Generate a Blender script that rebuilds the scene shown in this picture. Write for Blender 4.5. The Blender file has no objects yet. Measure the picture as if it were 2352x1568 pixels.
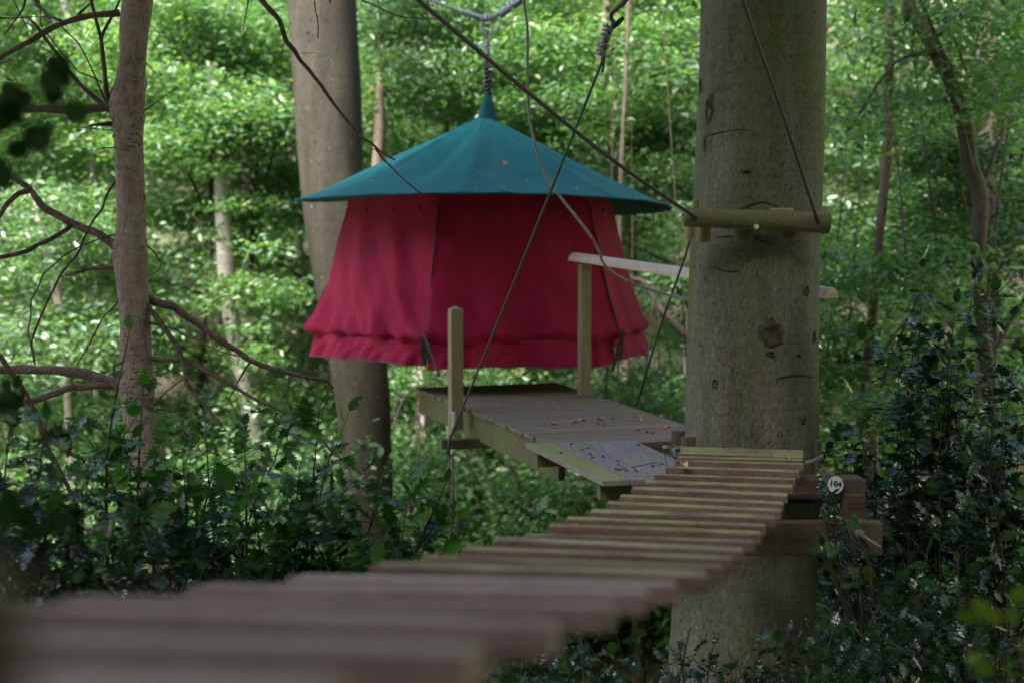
import bpy, bmesh, math, random
import numpy as np
from mathutils import Vector, Matrix
R = math.radians
rnd = random.Random(7)
nr = np.random.default_rng(7)
S = bpy.context.scene
COL = S.collection

# ------------------------------------------------------------ camera
H = 5.0                       # camera height above the ground at the foot of the big beech
F = 2613.3                    # focal length in photo pixels (2352 wide), 40 mm on 36 mm
PITCH = R(3.8)
CAM = Vector((0, 0, H))
cam = bpy.data.cameras.new('camera'); co = bpy.data.objects.new('camera', cam); COL.objects.link(co)
co.location = CAM; co.rotation_euler = (math.pi/2 - PITCH, 0, 0)
cam.lens = 40; cam.sensor_width = 36; cam.clip_start = .02; cam.clip_end = 400
cam.dof.use_dof = True; cam.dof.focus_distance = 6.2; cam.dof.aperture_fstop = 1.4; cam.dof.aperture_blades = 0
S.camera = co
FW = Vector((0, math.cos(PITCH), -math.sin(PITCH))); UP = Vector((0, math.sin(PITCH), math.cos(PITCH))); RT = Vector((1, 0, 0))
def ray(px, py): return FW + RT*((px-1176)/F) + UP*((784-py)/F)
def P(px, py, d): return CAM + ray(px, py)*d              # a photo pixel at d metres of depth
def PH(px, py, h):                                        # a photo pixel on the level h (relative to the eye)
    r = ray(px, py); return CAM + r*(h/r.z)

# ------------------------------------------------------------ light
SUN_AZ, SUN_EL = R(-145), R(47)     # azimuth measured from +Y towards +X
w = bpy.data.worlds.new('World'); S.world = w; w.use_nodes = True
nt = w.node_tree; bg = nt.nodes['Background']
sky = nt.nodes.new('ShaderNodeTexSky'); sky.sky_type = 'NISHITA'; sky.sun_disc = False
sky.sun_elevation = SUN_EL; sky.sun_rotation = SUN_AZ
sky.air_density = 1.0; sky.dust_density = 2.5; sky.ozone_density = 1.0
nt.links.new(sky.outputs[0], bg.inputs[0]); bg.inputs[1].default_value = .15
sl = bpy.data.lights.new('sun', 'SUN'); sl.energy = 4.0; sl.angle = R(22); sl.color = (1, .95, .90)
so = bpy.data.objects.new('sun', sl); COL.objects.link(so)
sd = Vector((math.sin(SUN_AZ)*math.cos(SUN_EL), math.cos(SUN_AZ)*math.cos(SUN_EL), math.sin(SUN_EL)))
so.rotation_euler = sd.to_track_quat('Z', 'Y').to_euler(); so.location = (-10, 5, 20)
S.view_settings.view_transform = 'Standard'; S.view_settings.look = 'None'
S.view_settings.exposure = 2.2; S.view_settings.gamma = 1
S.render.engine = 'CYCLES'
cy = S.cycles
cy.max_bounces = 6; cy.diffuse_bounces = 3; cy.glossy_bounces = 3; cy.transmission_bounces = 4; cy.transparent_max_bounces = 4
cy.caustics_reflective = False; cy.caustics_refractive = False; cy.sample_clamp_indirect = 4
cy.use_denoising = True
try: cy.denoiser = 'OPENIMAGEDENOISE'
except Exception: pass

# ------------------------------------------------------------ materials
def newmat(name):
    m = bpy.data.materials.new(name); m.use_nodes = True
    n = m.node_tree.nodes; b = n['Principled BSDF']; return m, n, m.node_tree.links, b
def ramp(n, l, src, stops):
    r = n.new('ShaderNodeValToRGB'); e = r.color_ramp.elements
    while len(e) < len(stops): e.new(.5)
    for i, (p, c) in enumerate(stops):
        e[i].position = p; e[i].color = (*c, 1) if len(c) == 3 else c
    l.new(src, r.inputs[0]); return r.outputs[0]
def coords(n, l, scale, rot=(0, 0, 0)):
    t = n.new('ShaderNodeTexCoord'); m = n.new('ShaderNodeMapping'); m.inputs['Scale'].default_value = scale; m.inputs['Rotation'].default_value = rot
    l.new(t.outputs['Object'], m.inputs[0]); return m.outputs[0]
def noise(n, l, vec, scale, detail=4, rough=.6):
    t = n.new('ShaderNodeTexNoise'); t.inputs['Scale'].default_value = scale; t.inputs['Detail'].default_value = detail; t.inputs['Roughness'].default_value = rough
    if vec is not None: l.new(vec, t.inputs['Vector'])
    return t.outputs['Fac']
def mix(n, l, fac, a, b, mode='MIX'):
    m = n.new('ShaderNodeMix'); m.data_type = 'RGBA'; m.blend_type = mode
    for v, i in ((fac, 0), (a, 6), (b, 7)):
        if isinstance(v, (int, float)): m.inputs[i].default_value = v
        elif isinstance(v, tuple): m.inputs[i].default_value = (*v, 1)
        else: l.new(v, m.inputs[i])
    return m.outputs[2]
def bump(n, l, b, h, strength, dist):
    bp = n.new('ShaderNodeBump'); bp.inputs['Strength'].default_value = strength; bp.inputs['Distance'].default_value = dist
    l.new(h, bp.inputs['Height']); l.new(bp.outputs[0], b.inputs['Normal'])
G = lambda v: (v, v, v)

def bark(name, c1, c2, moss, speck=.5, speck_scale=(30, 30, 16), streak=(5, 5, .7), mossamt=.5):
    m, n, l, b = newmat(name)
    base = ramp(n, l, noise(n, l, coords(n, l, streak), 1.3, 5), [(.3, c1), (.7, c2)])
    mo = ramp(n, l, noise(n, l, coords(n, l, (3.2, 3.2, .35)), 1.0, 3), [(mossamt, G(0)), (mossamt+.16, G(1))])
    c = mix(n, l, mo, base, moss)
    sp = ramp(n, l, noise(n, l, coords(n, l, speck_scale), 1.0, 3, .7), [(.33+.1*speck, G(1)), (.39+.1*speck, G(0))])
    patch = ramp(n, l, noise(n, l, coords(n, l, (2.5, 2.5, 2)), 1.0, 2), [(.4, G(.15)), (.6, G(1))])
    spp = mix(n, l, 1.0, sp, patch, 'MULTIPLY')
    c = mix(n, l, spp, c, tuple(x*.38 for x in c1))
    fine = noise(n, l, coords(n, l, (60, 60, 25)), 1.0, 4)
    c = mix(n, l, 1.0, c, ramp(n, l, fine, [(.3, G(.68)), (.7, G(1.2))]), 'MULTIPLY')
    band = noise(n, l, coords(n, l, (2.5, 2.5, 34)), 1, 4, .65); c = mix(n, l, 1.0, c, ramp(n, l, band, [(.32, G(.84)), (.5, G(1.0)), (.7, G(1.07))]), 'MULTIPLY')
    pale = ramp(n, l, noise(n, l, coords(n, l, (22, 22, 14), (0, 0, 2)), 1, 2), [(.7, G(0)), (.76, G(.55))])
    c = mix(n, l, pale, c, (.3, .3, .27))
    l.new(c, b.inputs['Base Color']); b.inputs['Roughness'].default_value = .85; b.inputs['Specular IOR Level'].default_value = .2
    hh = mix(n, l, .6, fine, spp, 'SUBTRACT'); bump(n, l, b, hh, .8, .012)
    return m
def wood(name, c1, c2, algae=None, algae_amt=.5, grain=(2, 60, 60), up_only=False, rough=.8):
    m, n, l, b = newmat(name)
    g = noise(n, l, coords(n, l, grain), 1, 5, .65)
    c = ramp(n, l, g, [(.3, c1), (.68, c2)])
    big = noise(n, l, coords(n, l, (2.2, 2.2, 2.2)), 1.6, 4)
    oi = n.new('ShaderNodeObjectInfo')
    tint = ramp(n, l, oi.outputs['Random'], [(0, G(.82)), (1, G(1.15))])
    c = mix(n, l, 1, c, tint, 'MULTIPLY')
    if algae:
        a = ramp(n, l, big, [(algae_amt-.1, G(0)), (algae_amt+.12, G(1))])
        if up_only:
            ge = n.new('ShaderNodeNewGeometry'); sx = n.new('ShaderNodeSeparateXYZ'); l.new(ge.outputs['Normal'], sx.inputs[0])
            u = ramp(n, l, sx.outputs[2], [(.45, G(.12)), (.8, G(1))])
            a = mix(n, l, 1, a, u, 'MULTIPLY')
        c = mix(n, l, a, c, algae)
    f = noise(n, l, coords(n, l, (45, 45, 45)), 1, 3)
    c = mix(n, l, 1, c, ramp(n, l, f, [(.3, G(.8)), (.7, G(1.1))]), 'MULTIPLY')
    l.new(c, b.inputs['Base Color']); b.inputs['Roughness'].default_value = rough; b.inputs['Specular IOR Level'].default_value = .3
    bump(n, l, b, g, .5, .004); return m
def fabric(name, c, c2):
    m, n, l, b = newmat(name)
    k = noise(n, l, coords(n, l, (3, 3, 3)), 1, 5)
    col = ramp(n, l, k, [(.3, c), (.7, c2)])
    l.new(col, b.inputs['Base Color']); b.inputs['Roughness'].default_value = .7; b.inputs['Specular IOR Level'].default_value = .12
    b.inputs['Sheen Weight'].default_value = .04; b.inputs['Sheen Roughness'].default_value = .5
    stn = ramp(n, l, noise(n, l, coords(n, l, (7, 7, 1.3)), 1, 5, .7), [(.35, G(.86)), (.62, G(1.05))]); col = mix(n, l, 1, col, stn, 'MULTIPLY'); dirt = ramp(n, l, noise(n, l, coords(n, l, (38, 38, 38)), 1, 4, .8), [(.66, G(0)), (.74, G(.35))]); col = mix(n, l, dirt, col, (.07, .075, .05)); l.new(col, b.inputs['Base Color'])
    wv = noise(n, l, coords(n, l, (260, 260, 260)), 1, 2); k2 = noise(n, l, coords(n, l, (5, 5, 2)), 1, 3)
    h = mix(n, l, .25, k2, wv); bump(n, l, b, h, .35, .02); return m
def leafmat(name, cols, trans=.4, rough=.35, spec=.5, tcol=(.95, 1.0, .4)):
    m, n, l, b = newmat(name)
    at = n.new('ShaderNodeAttribute'); at.attribute_name = 'rnd'; at.attribute_type = 'GEOMETRY'
    k = len(cols); c = ramp(n, l, at.outputs['Fac'], [(i/(k-1), q) for i, q in enumerate(cols)])
    l.new(c, b.inputs['Base Color']); b.inputs['Roughness'].default_value = rough; b.inputs['Specular IOR Level'].default_value = spec
    tr = n.new('ShaderNodeBsdfTranslucent'); tc = mix(n, l, 1, c, tuple(x*1.6 for x in tcol), 'MULTIPLY'); l.new(tc, tr.inputs[0])
    ms = n.new('ShaderNodeMixShader'); ms.inputs[0].default_value = trans
    l.new(b.outputs[0], ms.inputs[1]); l.new(tr.outputs[0], ms.inputs[2]); l.new(ms.outputs[0], n['Material Output'].inputs[0]); return m
def plain(name, c, rough=.6, metal=0, spec=.5):
    m, n, l, b = newmat(name)
    k = noise(n, l, coords(n, l, (30, 30, 30)), 1, 3)
    l.new(ramp(n, l, k, [(.3, tuple(x*.75 for x in c)), (.7, tuple(x*1.15 for x in c))]), b.inputs['Base Color'])
    b.inputs['Roughness'].default_value = rough; b.inputs['Metallic'].default_value = metal; b.inputs['Specular IOR Level'].default_value = spec; return m
def ropemat(name, c, scale=90):
    m, n, l, b = newmat(name)
    wv = n.new('ShaderNodeTexWave'); wv.bands_direction = 'DIAGONAL'; wv.inputs['Scale'].default_value = scale; wv.inputs['Distortion'].default_value = .5
    t = n.new('ShaderNodeTexCoord'); l.new(t.outputs['Object'], wv.inputs['Vector'])
    l.new(ramp(n, l, wv.outputs['Fac'], [(.2, tuple(x*.5 for x in c)), (.7, tuple(x*1.3 for x in c))]), b.inputs['Base Color'])
    b.inputs['Roughness'].default_value = .7; bump(n, l, b, wv.outputs['Fac'], .5, .004); return m

M = {}
M['beech'] = bark('beech bark', (.098, .09, .068), (.19, .18, .14), (.10, .125, .055), .28, (70, 70, 45), mossamt=.47)
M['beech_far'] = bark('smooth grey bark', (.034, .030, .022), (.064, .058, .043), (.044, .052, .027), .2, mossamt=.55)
M['birch'] = bark('pink grey bark', (.25, .192, .178), (.33, .262, .245), (.22, .19, .155), .35, (22, 22, 90), (6, 6, 4), .62)
M['twig'] = bark('dark twig bark', (.075, .052, .048), (.14, .10, .092), (.06, .07, .04), .3, (60, 60, 60), (20, 20, 20), .66)
M['limb'] = bark('brown limb bark', (.10, .07, .062), (.18, .135, .12), (.10, .10, .065), .3, (50, 50, 50), (14, 14, 14), .64)
M['pale'] = bark('pale far bark', (.34, .295, .28), (.50, .44, .42), (.3, .32, .22), .2, (9, 9, 14), (3, 3, 1), .66)
M['brown'] = bark('brown far bark', (.11, .085, .065), (.19, .15, .12), (.09, .11, .05), .2, (9, 9, 9), (3, 3, 1), .58)
M['burr'] = bark('scarred bark', (.04, .032, .025), (.10, .085, .066), (.07, .075, .045), .6, (60, 60, 60), (14, 14, 14))
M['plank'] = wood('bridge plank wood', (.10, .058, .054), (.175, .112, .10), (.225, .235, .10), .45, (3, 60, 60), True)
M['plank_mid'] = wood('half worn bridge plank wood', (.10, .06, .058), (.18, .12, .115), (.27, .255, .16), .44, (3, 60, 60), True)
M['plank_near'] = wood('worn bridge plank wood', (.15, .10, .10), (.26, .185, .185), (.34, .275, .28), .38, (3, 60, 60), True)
M['deck'] = wood('weathered deck wood', (.135, .094, .078), (.23, .172, .148), (.15, .165, .065), .56, (3, 50, 50), True)
M['step'] = wood('grey step boards', (.155, .135, .155), (.25, .225, .255), (.19, .22, .085), .62, (40, 3, 40), True)
M['step_green'] = wood('algae grown board', (.16, .14, .13), (.24, .22, .20), (.20, .235, .085), .40, (40, 3, 40), True)
M['beam'] = wood('dark beam wood', (.05, .033, .028), (.095, .064, .052), (.085, .095, .04), .56, (3, 40, 40))
M['beam_green'] = wood('algae stained beam', (.085, .06, .045), (.15, .112, .085), (.125, .145, .055), .45, (30, 30, 6))
M['post'] = wood('treated post wood', (.24, .185, .12), (.36, .29, .20), (.24, .24, .12), .6, (30, 30, 3))
M['rail'] = wood('peeled rail wood', (.60, .47, .38), (.78, .64, .54), (.42, .40, .26), .70, (4, 30, 30))
M['log'] = wood('log collar wood', (.085, .06, .042), (.19, .145, .10), (.125, .14, .06), .5, (4, 26, 26))
M['endlog'] = wood('sawn block wood', (.25, .16, .10), (.36, .25, .17), (.2, .19, .09), .62, (20, 20, 4))
M['block'] = wood('dark block wood', (.075, .058, .042), (.14, .11, .08), (.12, .125, .055), .6, (30, 30, 4))
M['teal'] = fabric('teal roof canvas', (.006, .112, .122), (.010, .15, .16))
M['teal_d'] = fabric('dark teal canvas', (.003, .062, .072), (.006, .078, .09))
M['crimson'] = fabric('crimson wall canvas', (.30, .010, .050), (.37, .015, .064))
M['piping'] = plain('black piping', (.012, .012, .016), .6)
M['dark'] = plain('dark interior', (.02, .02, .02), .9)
M['edge'] = plain('grey hem tape', (.09, .075, .12), .6)
M['cable'] = ropemat('dark steel cable', (.055, .047, .055), 70)
M['green_wire'] = plain('green coated wire', (.012, .05, .036), .4)
M['greyrope'] = ropemat('blue grey rope', (.22, .24, .30), 120)
M['greyline'] = plain('grey slack line', (.24, .25, .28), .55)
M['redtape'] = plain('red tape', (.7, .06, .05), .5)
M['steel'] = plain('galvanised steel', (.35, .36, .4), .4, .8)
M['dull'] = plain('dull rusty steel', (.16, .14, .14), .7, .2)
M['black'] = plain('black rod', (.015, .015, .02), .5)
M['white'] = plain('white tag plastic', (.6, .58, .66), .5)
M['ink'] = plain('marker ink', (.015, .015, .02), .6)
M['husk'] = plain('beech husk', (.11, .05, .03), .9)
M['dry'] = plain('dry orange leaf', (.62, .27, .12), .7)
M['drypale'] = plain('dry pale leaf', (.55, .38, .25), .7)
M['lichen'] = plain('lichen twig', (.8, .8, .74), .9)
M['lf_a'] = leafmat('beech leaf', [(.052, .125, .05), (.085, .19, .07), (.122, .25, .09), (.175, .31, .11), (.30, .30, .12)], .45, .40, 1.0)
M['lf_top'] = leafmat('canopy leaf', [(.012, .03, .010), (.02, .045, .014), (.03, .06, .02)], .12, .4, .5)
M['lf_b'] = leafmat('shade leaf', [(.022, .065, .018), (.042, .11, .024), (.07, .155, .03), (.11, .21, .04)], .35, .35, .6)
M['lf_c'] = leafmat('bluish leaf', [(.065, .14, .07), (.105, .20, .10), (.15, .265, .12), (.22, .33, .12)], .4, .34, 1.0)
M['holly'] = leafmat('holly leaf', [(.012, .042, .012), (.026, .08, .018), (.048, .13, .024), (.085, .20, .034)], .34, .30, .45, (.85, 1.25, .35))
M['holly_shaded'] = leafmat('shaded holly leaf', [(.006, .022, .008), (.012, .04, .012), (.022, .065, .016), (.04, .10, .022)], .2, .28, .6, (.85, 1.25, .35))  # darker copy of the holly leaf, with shade painted into its colours
M['hstem'] = plain('dark green holly stem', (.018, .022, .012), .6)
M['near'] = leafmat('near leaf', [(.005, .024, .004), (.013, .045, .008)], .15, .7, .1)
M['near_y'] = leafmat('near yellow leaf', [(.065, .115, .012), (.105, .16, .02)], .4, .5, .3)

# ------------------------------------------------------------ mesh helpers
def wloc(o):
    v = Vector((0, 0, 0))
    while o: v = v + o.location; o = o.parent
    return v
def tag(o, label=None, cat=None, group=None, kind=None):
    if label: o['label'] = label
    if cat: o['category'] = cat
    if group: o['group'] = group
    if kind: o['kind'] = kind
    return o
def root(name, loc, label, cat, group=None):
    o = bpy.data.objects.new(name, None); COL.objects.link(o); o.location = loc; o.empty_display_size = .1
    return tag(o, label, cat, group)
class MB:
    def __init__(s): s.v = []; s.f = []
    def add(s, vs, fs):
        k = len(s.v); s.v += [tuple(v) for v in vs]; s.f += [tuple(i+k for i in f) for f in fs]; return s
    def frame(s, c, ax, ay, az):          # box from centre and three half axes
        c, ax, ay, az = map(Vector, (c, ax, ay, az)); vs = [c+ax*i+ay*j+az*k for k in (-1, 1) for j in (-1, 1) for i in (-1, 1)]
        return s.add(vs, [(0, 2, 3, 1), (4, 5, 7, 6), (0, 1, 5, 4), (2, 6, 7, 3), (0, 4, 6, 2), (1, 3, 7, 5)])
    def beam(s, a, b, w, h, up=Vector((0, 0, 1)), side=0):
        a, b = Vector(a), Vector(b); d = b-a; x = d.normalized(); y = up.cross(x).normalized(); z = x.cross(y)
        return s.frame((a+b)/2, d/2, y*w/2, z*h/2)
    def tube(s, pts, rad, n=10, smooth=4, cap=True, jit=0):
        P_ = [Vector(p) for p in pts]; 
        if isinstance(rad, (int, float)): rad = [rad]*len(P_)
        if smooth > 1 and len(P_) > 2:
            q = []; r = []
            for i in range(len(P_)-1):
                p0 = P_[max(i-1, 0)]; p1 = P_[i]; p2 = P_[i+1]; p3 = P_[min(i+2, len(P_)-1)]
                for k in range(smooth):
                    t = k/smooth; q.append(.5*((2*p1)+(-p0+p2)*t+(2*p0-5*p1+4*p2-p3)*t*t+(-p0+3*p1-3*p2+p3)*t**3)); r.append(rad[i]*(1-t)+rad[i+1]*t)
            q.append(P_[-1]); r.append(rad[-1]); P_, rad = q, r
        vs = []; fs = []; u = None
        for i, p in enumerate(P_):
            d = (P_[min(i+1, len(P_)-1)]-P_[max(i-1, 0)]).normalized()
            if u is None:
                u = d.cross(Vector((.13, .97, .2))); 
                if u.length < .1: u = d.cross(Vector((1, 0, 0)))
            u = (u - d*u.dot(d)).normalized(); v = d.cross(u)
            for k in range(n):
                a = 2*math.pi*k/n; rr = rad[i]*(1+rnd.uniform(-jit, jit)); vs.append(p+u*math.cos(a)*rr+v*math.sin(a)*rr)
        for i in range(len(P_)-1):
            for k in range(n): fs.append((i*n+k, i*n+(k+1) % n, (i+1)*n+(k+1) % n, (i+1)*n+k))
        if cap: fs.append(tuple(range(n))[::-1]); fs.append(tuple((len(P_)-1)*n+k for k in range(n)))
        return s.add(vs, fs)
    def build(s, name, mat, parent=None, smooth=False, bevel=0, subd=0, label=None, loc=None):
        me = bpy.data.meshes.new(name); off = wloc(parent) if parent else (Vector(loc) if loc is not None else Vector((0, 0, 0)))
        me.from_pydata([(v[0]-off[0], v[1]-off[1], v[2]-off[2]) for v in s.v], [], s.f); me.materials.append(mat)
        if smooth: me.polygons.foreach_set('use_smooth', [True]*len(me.polygons))
        me.update(); o = bpy.data.objects.new(name, me); COL.objects.link(o)
        if parent: o.parent = parent
        elif loc is not None: o.location = loc
        if bevel:
            b = o.modifiers.new('bevel', 'BEVEL'); b.width = bevel; b.segments = 2; b.limit_method = 'ANGLE'
        if label: o['label'] = label
        return o

LEAF = (np.array([(0, 0, 0), (.2, .25, .045), (.22, .62, .05), (0, 1, -.10), (-.22, .62, .05), (-.2, .25, .045)]), [(0, 1, 2, 3), (0, 3, 4, 5)])
def holly_template():
    n = 12; vs = []; fs = []
    for i in range(n+1):
        t = i/n; vs.append((0, t, -.06*math.sin(t*3.1)-.12*t*t))
    wmax = .27
    for s in (1, -1):
        for i in range(n+1):
            t = i/n; env = wmax*math.sin(min(1, t*1.03)**.8*math.pi)**.6 if 0 < t < 1 else 0
            sp = (i % 2 == 1)
            w_ = env*(1.42 if sp else .74); yy = t+(.055 if sp else 0)
            vs.append((s*w_, yy if 0 < t < 1 else t, (-.06*math.sin(t*3.1)-.12*t*t)+(.10 if (i % 4 == 1) else (.0 if sp else .045))*(1 if 0 < t < 1 else 0)))
    b1, b2 = n+1, 2*(n+1)
    for i in range(n):
        fs.append((i, b1+i, b1+i+1, i+1)); fs.append((i, i+1, b2+i+1, b2+i))
    return np.array(vs), fs
HOLLY = holly_template()
def leaves(name, tpl, pos, ydir, ndir, size, mat, parent=None, smooth=False, rv=None, loc=None, warp=0):
    """many leaves as one mesh: base points, growth directions, normals"""
    tv, tf = tpl; N = len(pos); pos = np.asarray(pos, float); y = np.asarray(ydir, float); y /= np.linalg.norm(y, axis=1)[:, None]+1e-9
    z = np.asarray(ndir, float); x = np.cross(y, z); x /= np.linalg.norm(x, axis=1)[:, None]+1e-9; z = np.cross(x, y)
    size = np.asarray(size, float)[:, None, None]
    T = np.repeat(tv[None], N, 0).astype(float)
    if warp: T[:, :, 2] *= nr.uniform(1-warp, 1+warp, (N, 1)); T[:, :, 0] *= nr.uniform(.8, 1.2, (N, 1))
    off = np.array(wloc(parent)) if parent else (np.array(loc) if loc is not None else 0)
    V = (T[:, :, 0:1]*x[:, None]+T[:, :, 1:2]*y[:, None]+T[:, :, 2:3]*z[:, None])*size+pos[:, None]-off
    nv = len(tv); V = V.reshape(-1, 3)
    lens = np.array([len(f) for f in tf]); idx = np.concatenate([np.array(f) for f in tf])
    L = (idx[None]+np.arange(N)[:, None]*nv).ravel(); ln = np.tile(lens, N); st = np.concatenate([[0], np.cumsum(ln)[:-1]])
    me = bpy.data.meshes.new(name); me.vertices.add(len(V)); me.vertices.foreach_set('co', V.ravel().astype(np.float32))
    me.loops.add(len(L)); me.loops.foreach_set('vertex_index', L.astype(np.int32))
    me.polygons.add(len(ln)); me.polygons.foreach_set('loop_start', st.astype(np.int32)); me.polygons.foreach_set('loop_total', ln.astype(np.int32))
    if smooth: me.polygons.foreach_set('use_smooth', np.ones(len(ln), bool))
    me.update(calc_edges=True); me.validate()
    a = me.attributes.new('rnd', 'FLOAT', 'POINT'); rv = nr.random(N) if rv is None else rv
    a.data.foreach_set('value', np.repeat(rv, nv).astype(np.float32)); me.materials.append(mat)
    o = bpy.data.objects.new(name, me); COL.objects.link(o)
    if parent: o.parent = parent
    elif loc is not None: o.location = loc
    return o
def rdir(N): v = nr.normal(size=(N, 3)); return v/np.linalg.norm(v, axis=1)[:, None]

# ------------------------------------------------------------ ground
def gz(x, y):
    h = 0*x
    hill = np.clip(y-20, 0, 200); h = h+hill*.40+np.clip(y-34, 0, 200)*.18
    h = h-.8*np.exp(-((y-14)/7.0)**2)
    h = h+np.clip(-x-24-y*.25, 0, 200)*.5+np.clip(x-13-np.clip(y, 0, 200)*.35, 0, 200)*.9+np.clip(-y-5, 0, 200)*1.2  # unseen slopes at the sides and behind, added to block low skylight
    h = h+.35*np.sin(x*.35+1)*np.cos(y*.27)+.12*np.sin(x*1.3)*np.sin(y*1.1+.5)
    return h-.2
def build_ground():
    nx, ny = 150, 150; xs = np.linspace(-75, 75, nx); ys = np.linspace(-25, 110, ny); X, Y = np.meshgrid(xs, ys); Z = gz(X, Y)
    b = MB(); b.v = list(map(tuple, np.stack([X.ravel(), Y.ravel(), Z.ravel()], 1).tolist()))
    b.f = [(j*nx+i, j*nx+i+1, (j+1)*nx+i+1, (j+1)*nx+i) for j in range(ny-1) for i in range(nx-1)]
    m, n, l, bb = newmat('leaf litter')
    c = ramp(n, l, noise(n, l, coords(n, l, (9, 9, 9)), 1, 6, .75), [(.32, (.14, .10, .075)), (.5, (.30, .23, .18)), (.68, (.50, .42, .36))])
    g = ramp(n, l, noise(n, l, coords(n, l, (.45, .45, .45)), 1, 3), [(.42, G(0)), (.55, G(.85))])
    c = mix(n, l, g, c, (.10, .19, .05)); l.new(c, bb.inputs['Base Color']); bb.inputs['Roughness'].default_value = .95
    bump(n, l, bb, noise(n, l, coords(n, l, (14, 14, 14)), 1, 5), 1, .06)
    o = b.build('ground', m, smooth=True); tag(o, 'leaf littered forest floor rising into a hillside', None, None, 'structure'); o['category'] = 'ground'
build_ground()

gzf_ = lambda x, y: float(gz(np.array(float(x)), np.array(float(y))))
# ------------------------------------------------------------ the suspended tent
TZ = 11.8
TC = P(1112, 610, TZ); TC = Vector((TC.x, TC.y, H))      # tent axis at eye level
def tp(phi, r, h): a = phi; return Vector((TC.x+r*math.sin(a), TC.y-r*math.cos(a), H+h))
def build_tent():
    rt = root('hanging_tent', (TC.x, TC.y, H-.95), 'round crimson canvas tent with teal pointed roof hung between the trees', 'tent')
    # roof
    ctrl = [(-180, 2.0, .66), (-135, 2.0, .745), (-105, 1.98, .69), (-75, 1.945, .635), (-45, 1.93, .62), (-15, 1.90, .622), (15, 1.90, .62), (45, 1.92, .60), (75, 1.91, .585), (105, 1.95, .575), (135, 2.0, .58), (180, 2.0, .66)]
    def rim(p):
        for (a, r0, h0), (b, r1, h1) in zip(ctrl, ctrl[1:]):
            if a <= p <= b: t = (p-a)/(b-a); t = t*t*(3-2*t); return r0+(r1-r0)*t, h0+(h1-h0)*t
    NP, NR = 240, 26; vs = []; fs = []
    seams = [-178, -135, -92, -45, -4, 40, 85, 130]
    for j in range(NR+1):
        t = j/NR
        for i in range(NP):
            p = -180+360*i/NP; r1, h1 = rim(p)
            r = .085+(r1-.085)*t
            s = (1-t)**1.16                                  # slight swoop
            h = h1+(1.50-h1)*s
            d = min(abs((p-q+180) % 360-180) for q in seams)
            h += .022*math.exp(-(d/2.2)**2)*math.sin(math.pi*min(t*1.0, 1))**.5
            h -= .05*math.sin(math.pi*t)*(1-math.exp(-(d/14)**2))
            h += .020*math.sin(p*.155+2.2*math.sin(t*3))*math.sin(math.pi*t)+.007*math.sin(p*.42+5*t)*math.sin(math.pi*t)+.006*math.sin(p*.5+4*t)*t
            if t > .96: h += .003*math.sin(math.radians(p)*22)
            vs.append(tp(R(p), r, h))
    for j in range(NR):
        for i in range(NP): fs.append((j*NP+i, j*NP+(i+1) % NP, (j+1)*NP+(i+1) % NP, (j+1)*NP+i))
    rf = MB().add(vs, fs).build('roof', M['teal'], rt, True)
    so_ = rf.modifiers.new('s', 'SOLIDIFY'); so_.thickness = .006
    rim_b = MB(); rim_b.tube([tp(R(p), rim(p)[0], rim(p)[1]+.004+.003*math.sin(math.radians(p)*22)) for p in np.linspace(-180, 180, 121)], .009, 6, 1, False)
    rim_b.build('roof_edge', M['teal_d'], rf, True)
    for q in seams:
        b = MB(); pts = []
        for t in np.linspace(0.02, .99, 14):
            r1, h1 = rim(q); s = (1-t)**1.16; pts.append(tp(R(q), .085+(r1-.085)*t, h1+(1.50-h1)*s+.028*math.sin(math.pi*t)**.5))
        b.tube(pts, .005, 5, 1).build('seam', M['teal_d'], rf, True)
    # spire
    vs = []; fs = []; n = 32; prof = [(.105, 1.455), (.1, 1.50), (.085, 1.56), (.062, 1.65), (.042, 1.74), (.03, 1.80)]
    for r, h in prof:
        for i in range(n):
            a = 2*math.pi*i/n; rr = r*(1+.16*math.sin(a*4+h*6)*min(1, (h-1.44)*5)); p = tp(a, rr, h); p.x += .03+(h-1.5)*.05; vs.append(p)
    for j in range(len(prof)-1):
        for i in range(n): fs.append((j*n+i, j*n+(i+1) % n, (j+1)*n+(i+1) % n, (j+1)*n+i))
    MB().add(vs, fs).build('spire', M['teal_d'], rt, True)
    # walls
    VT = [15+60*k for k in range(-3, 3)]
    def hexf(p, rnd_=.6):
        q = ((p-15+30) % 60)-30            # angle from the flat's... vertices sit at 15+60k+30
        q = ((p+15) % 60)-30               # vertices at -15, 45, 105 ...
        f = math.cos(R(30))/math.cos(R(q))
        return 1-(1-f)*rnd_
    prof = [(1.40, .66), (1.42, .56), (1.47, .36), (1.535, .12), (1.595, -.1), (1.66, -.3), (1.72, -.46), (1.77, -.565), (1.795, -.605), (1.795, -.635), (1.76, -.665), (1.735, -.68)]
    def wr(p, h, r):
        k = max(0, min(1, (.5-h)/1.1))
        w_ = .010*math.sin(p*.31+h*2)+.003*math.sin(p*.93+1+h*3)*max(0, -h)+.002*math.sin(p*1.6+3)*max(0, -h)
        fold = .02*math.exp(-((((p+15) % 60)-30)/7)**2)*0
        # tension folds fanning out on the left panel
        if -90 < p < -15: w_ += .020*math.sin((p+h*20)*.34+.9*math.sin(p*.2))*k**.6+.006*math.sin((p+h*30)*.8)*k
        if -15 < p < 45: w_ *= .6; w_ += .012*math.sin((p-15)*.13+h*3)+.005*math.sin((p+h*9)*.45)*k+.010*math.exp(-((h+.35)/.18)**2)*math.sin(p*.36)
        return r*hexf(p)+w_*(.55+1.6*k)
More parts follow.
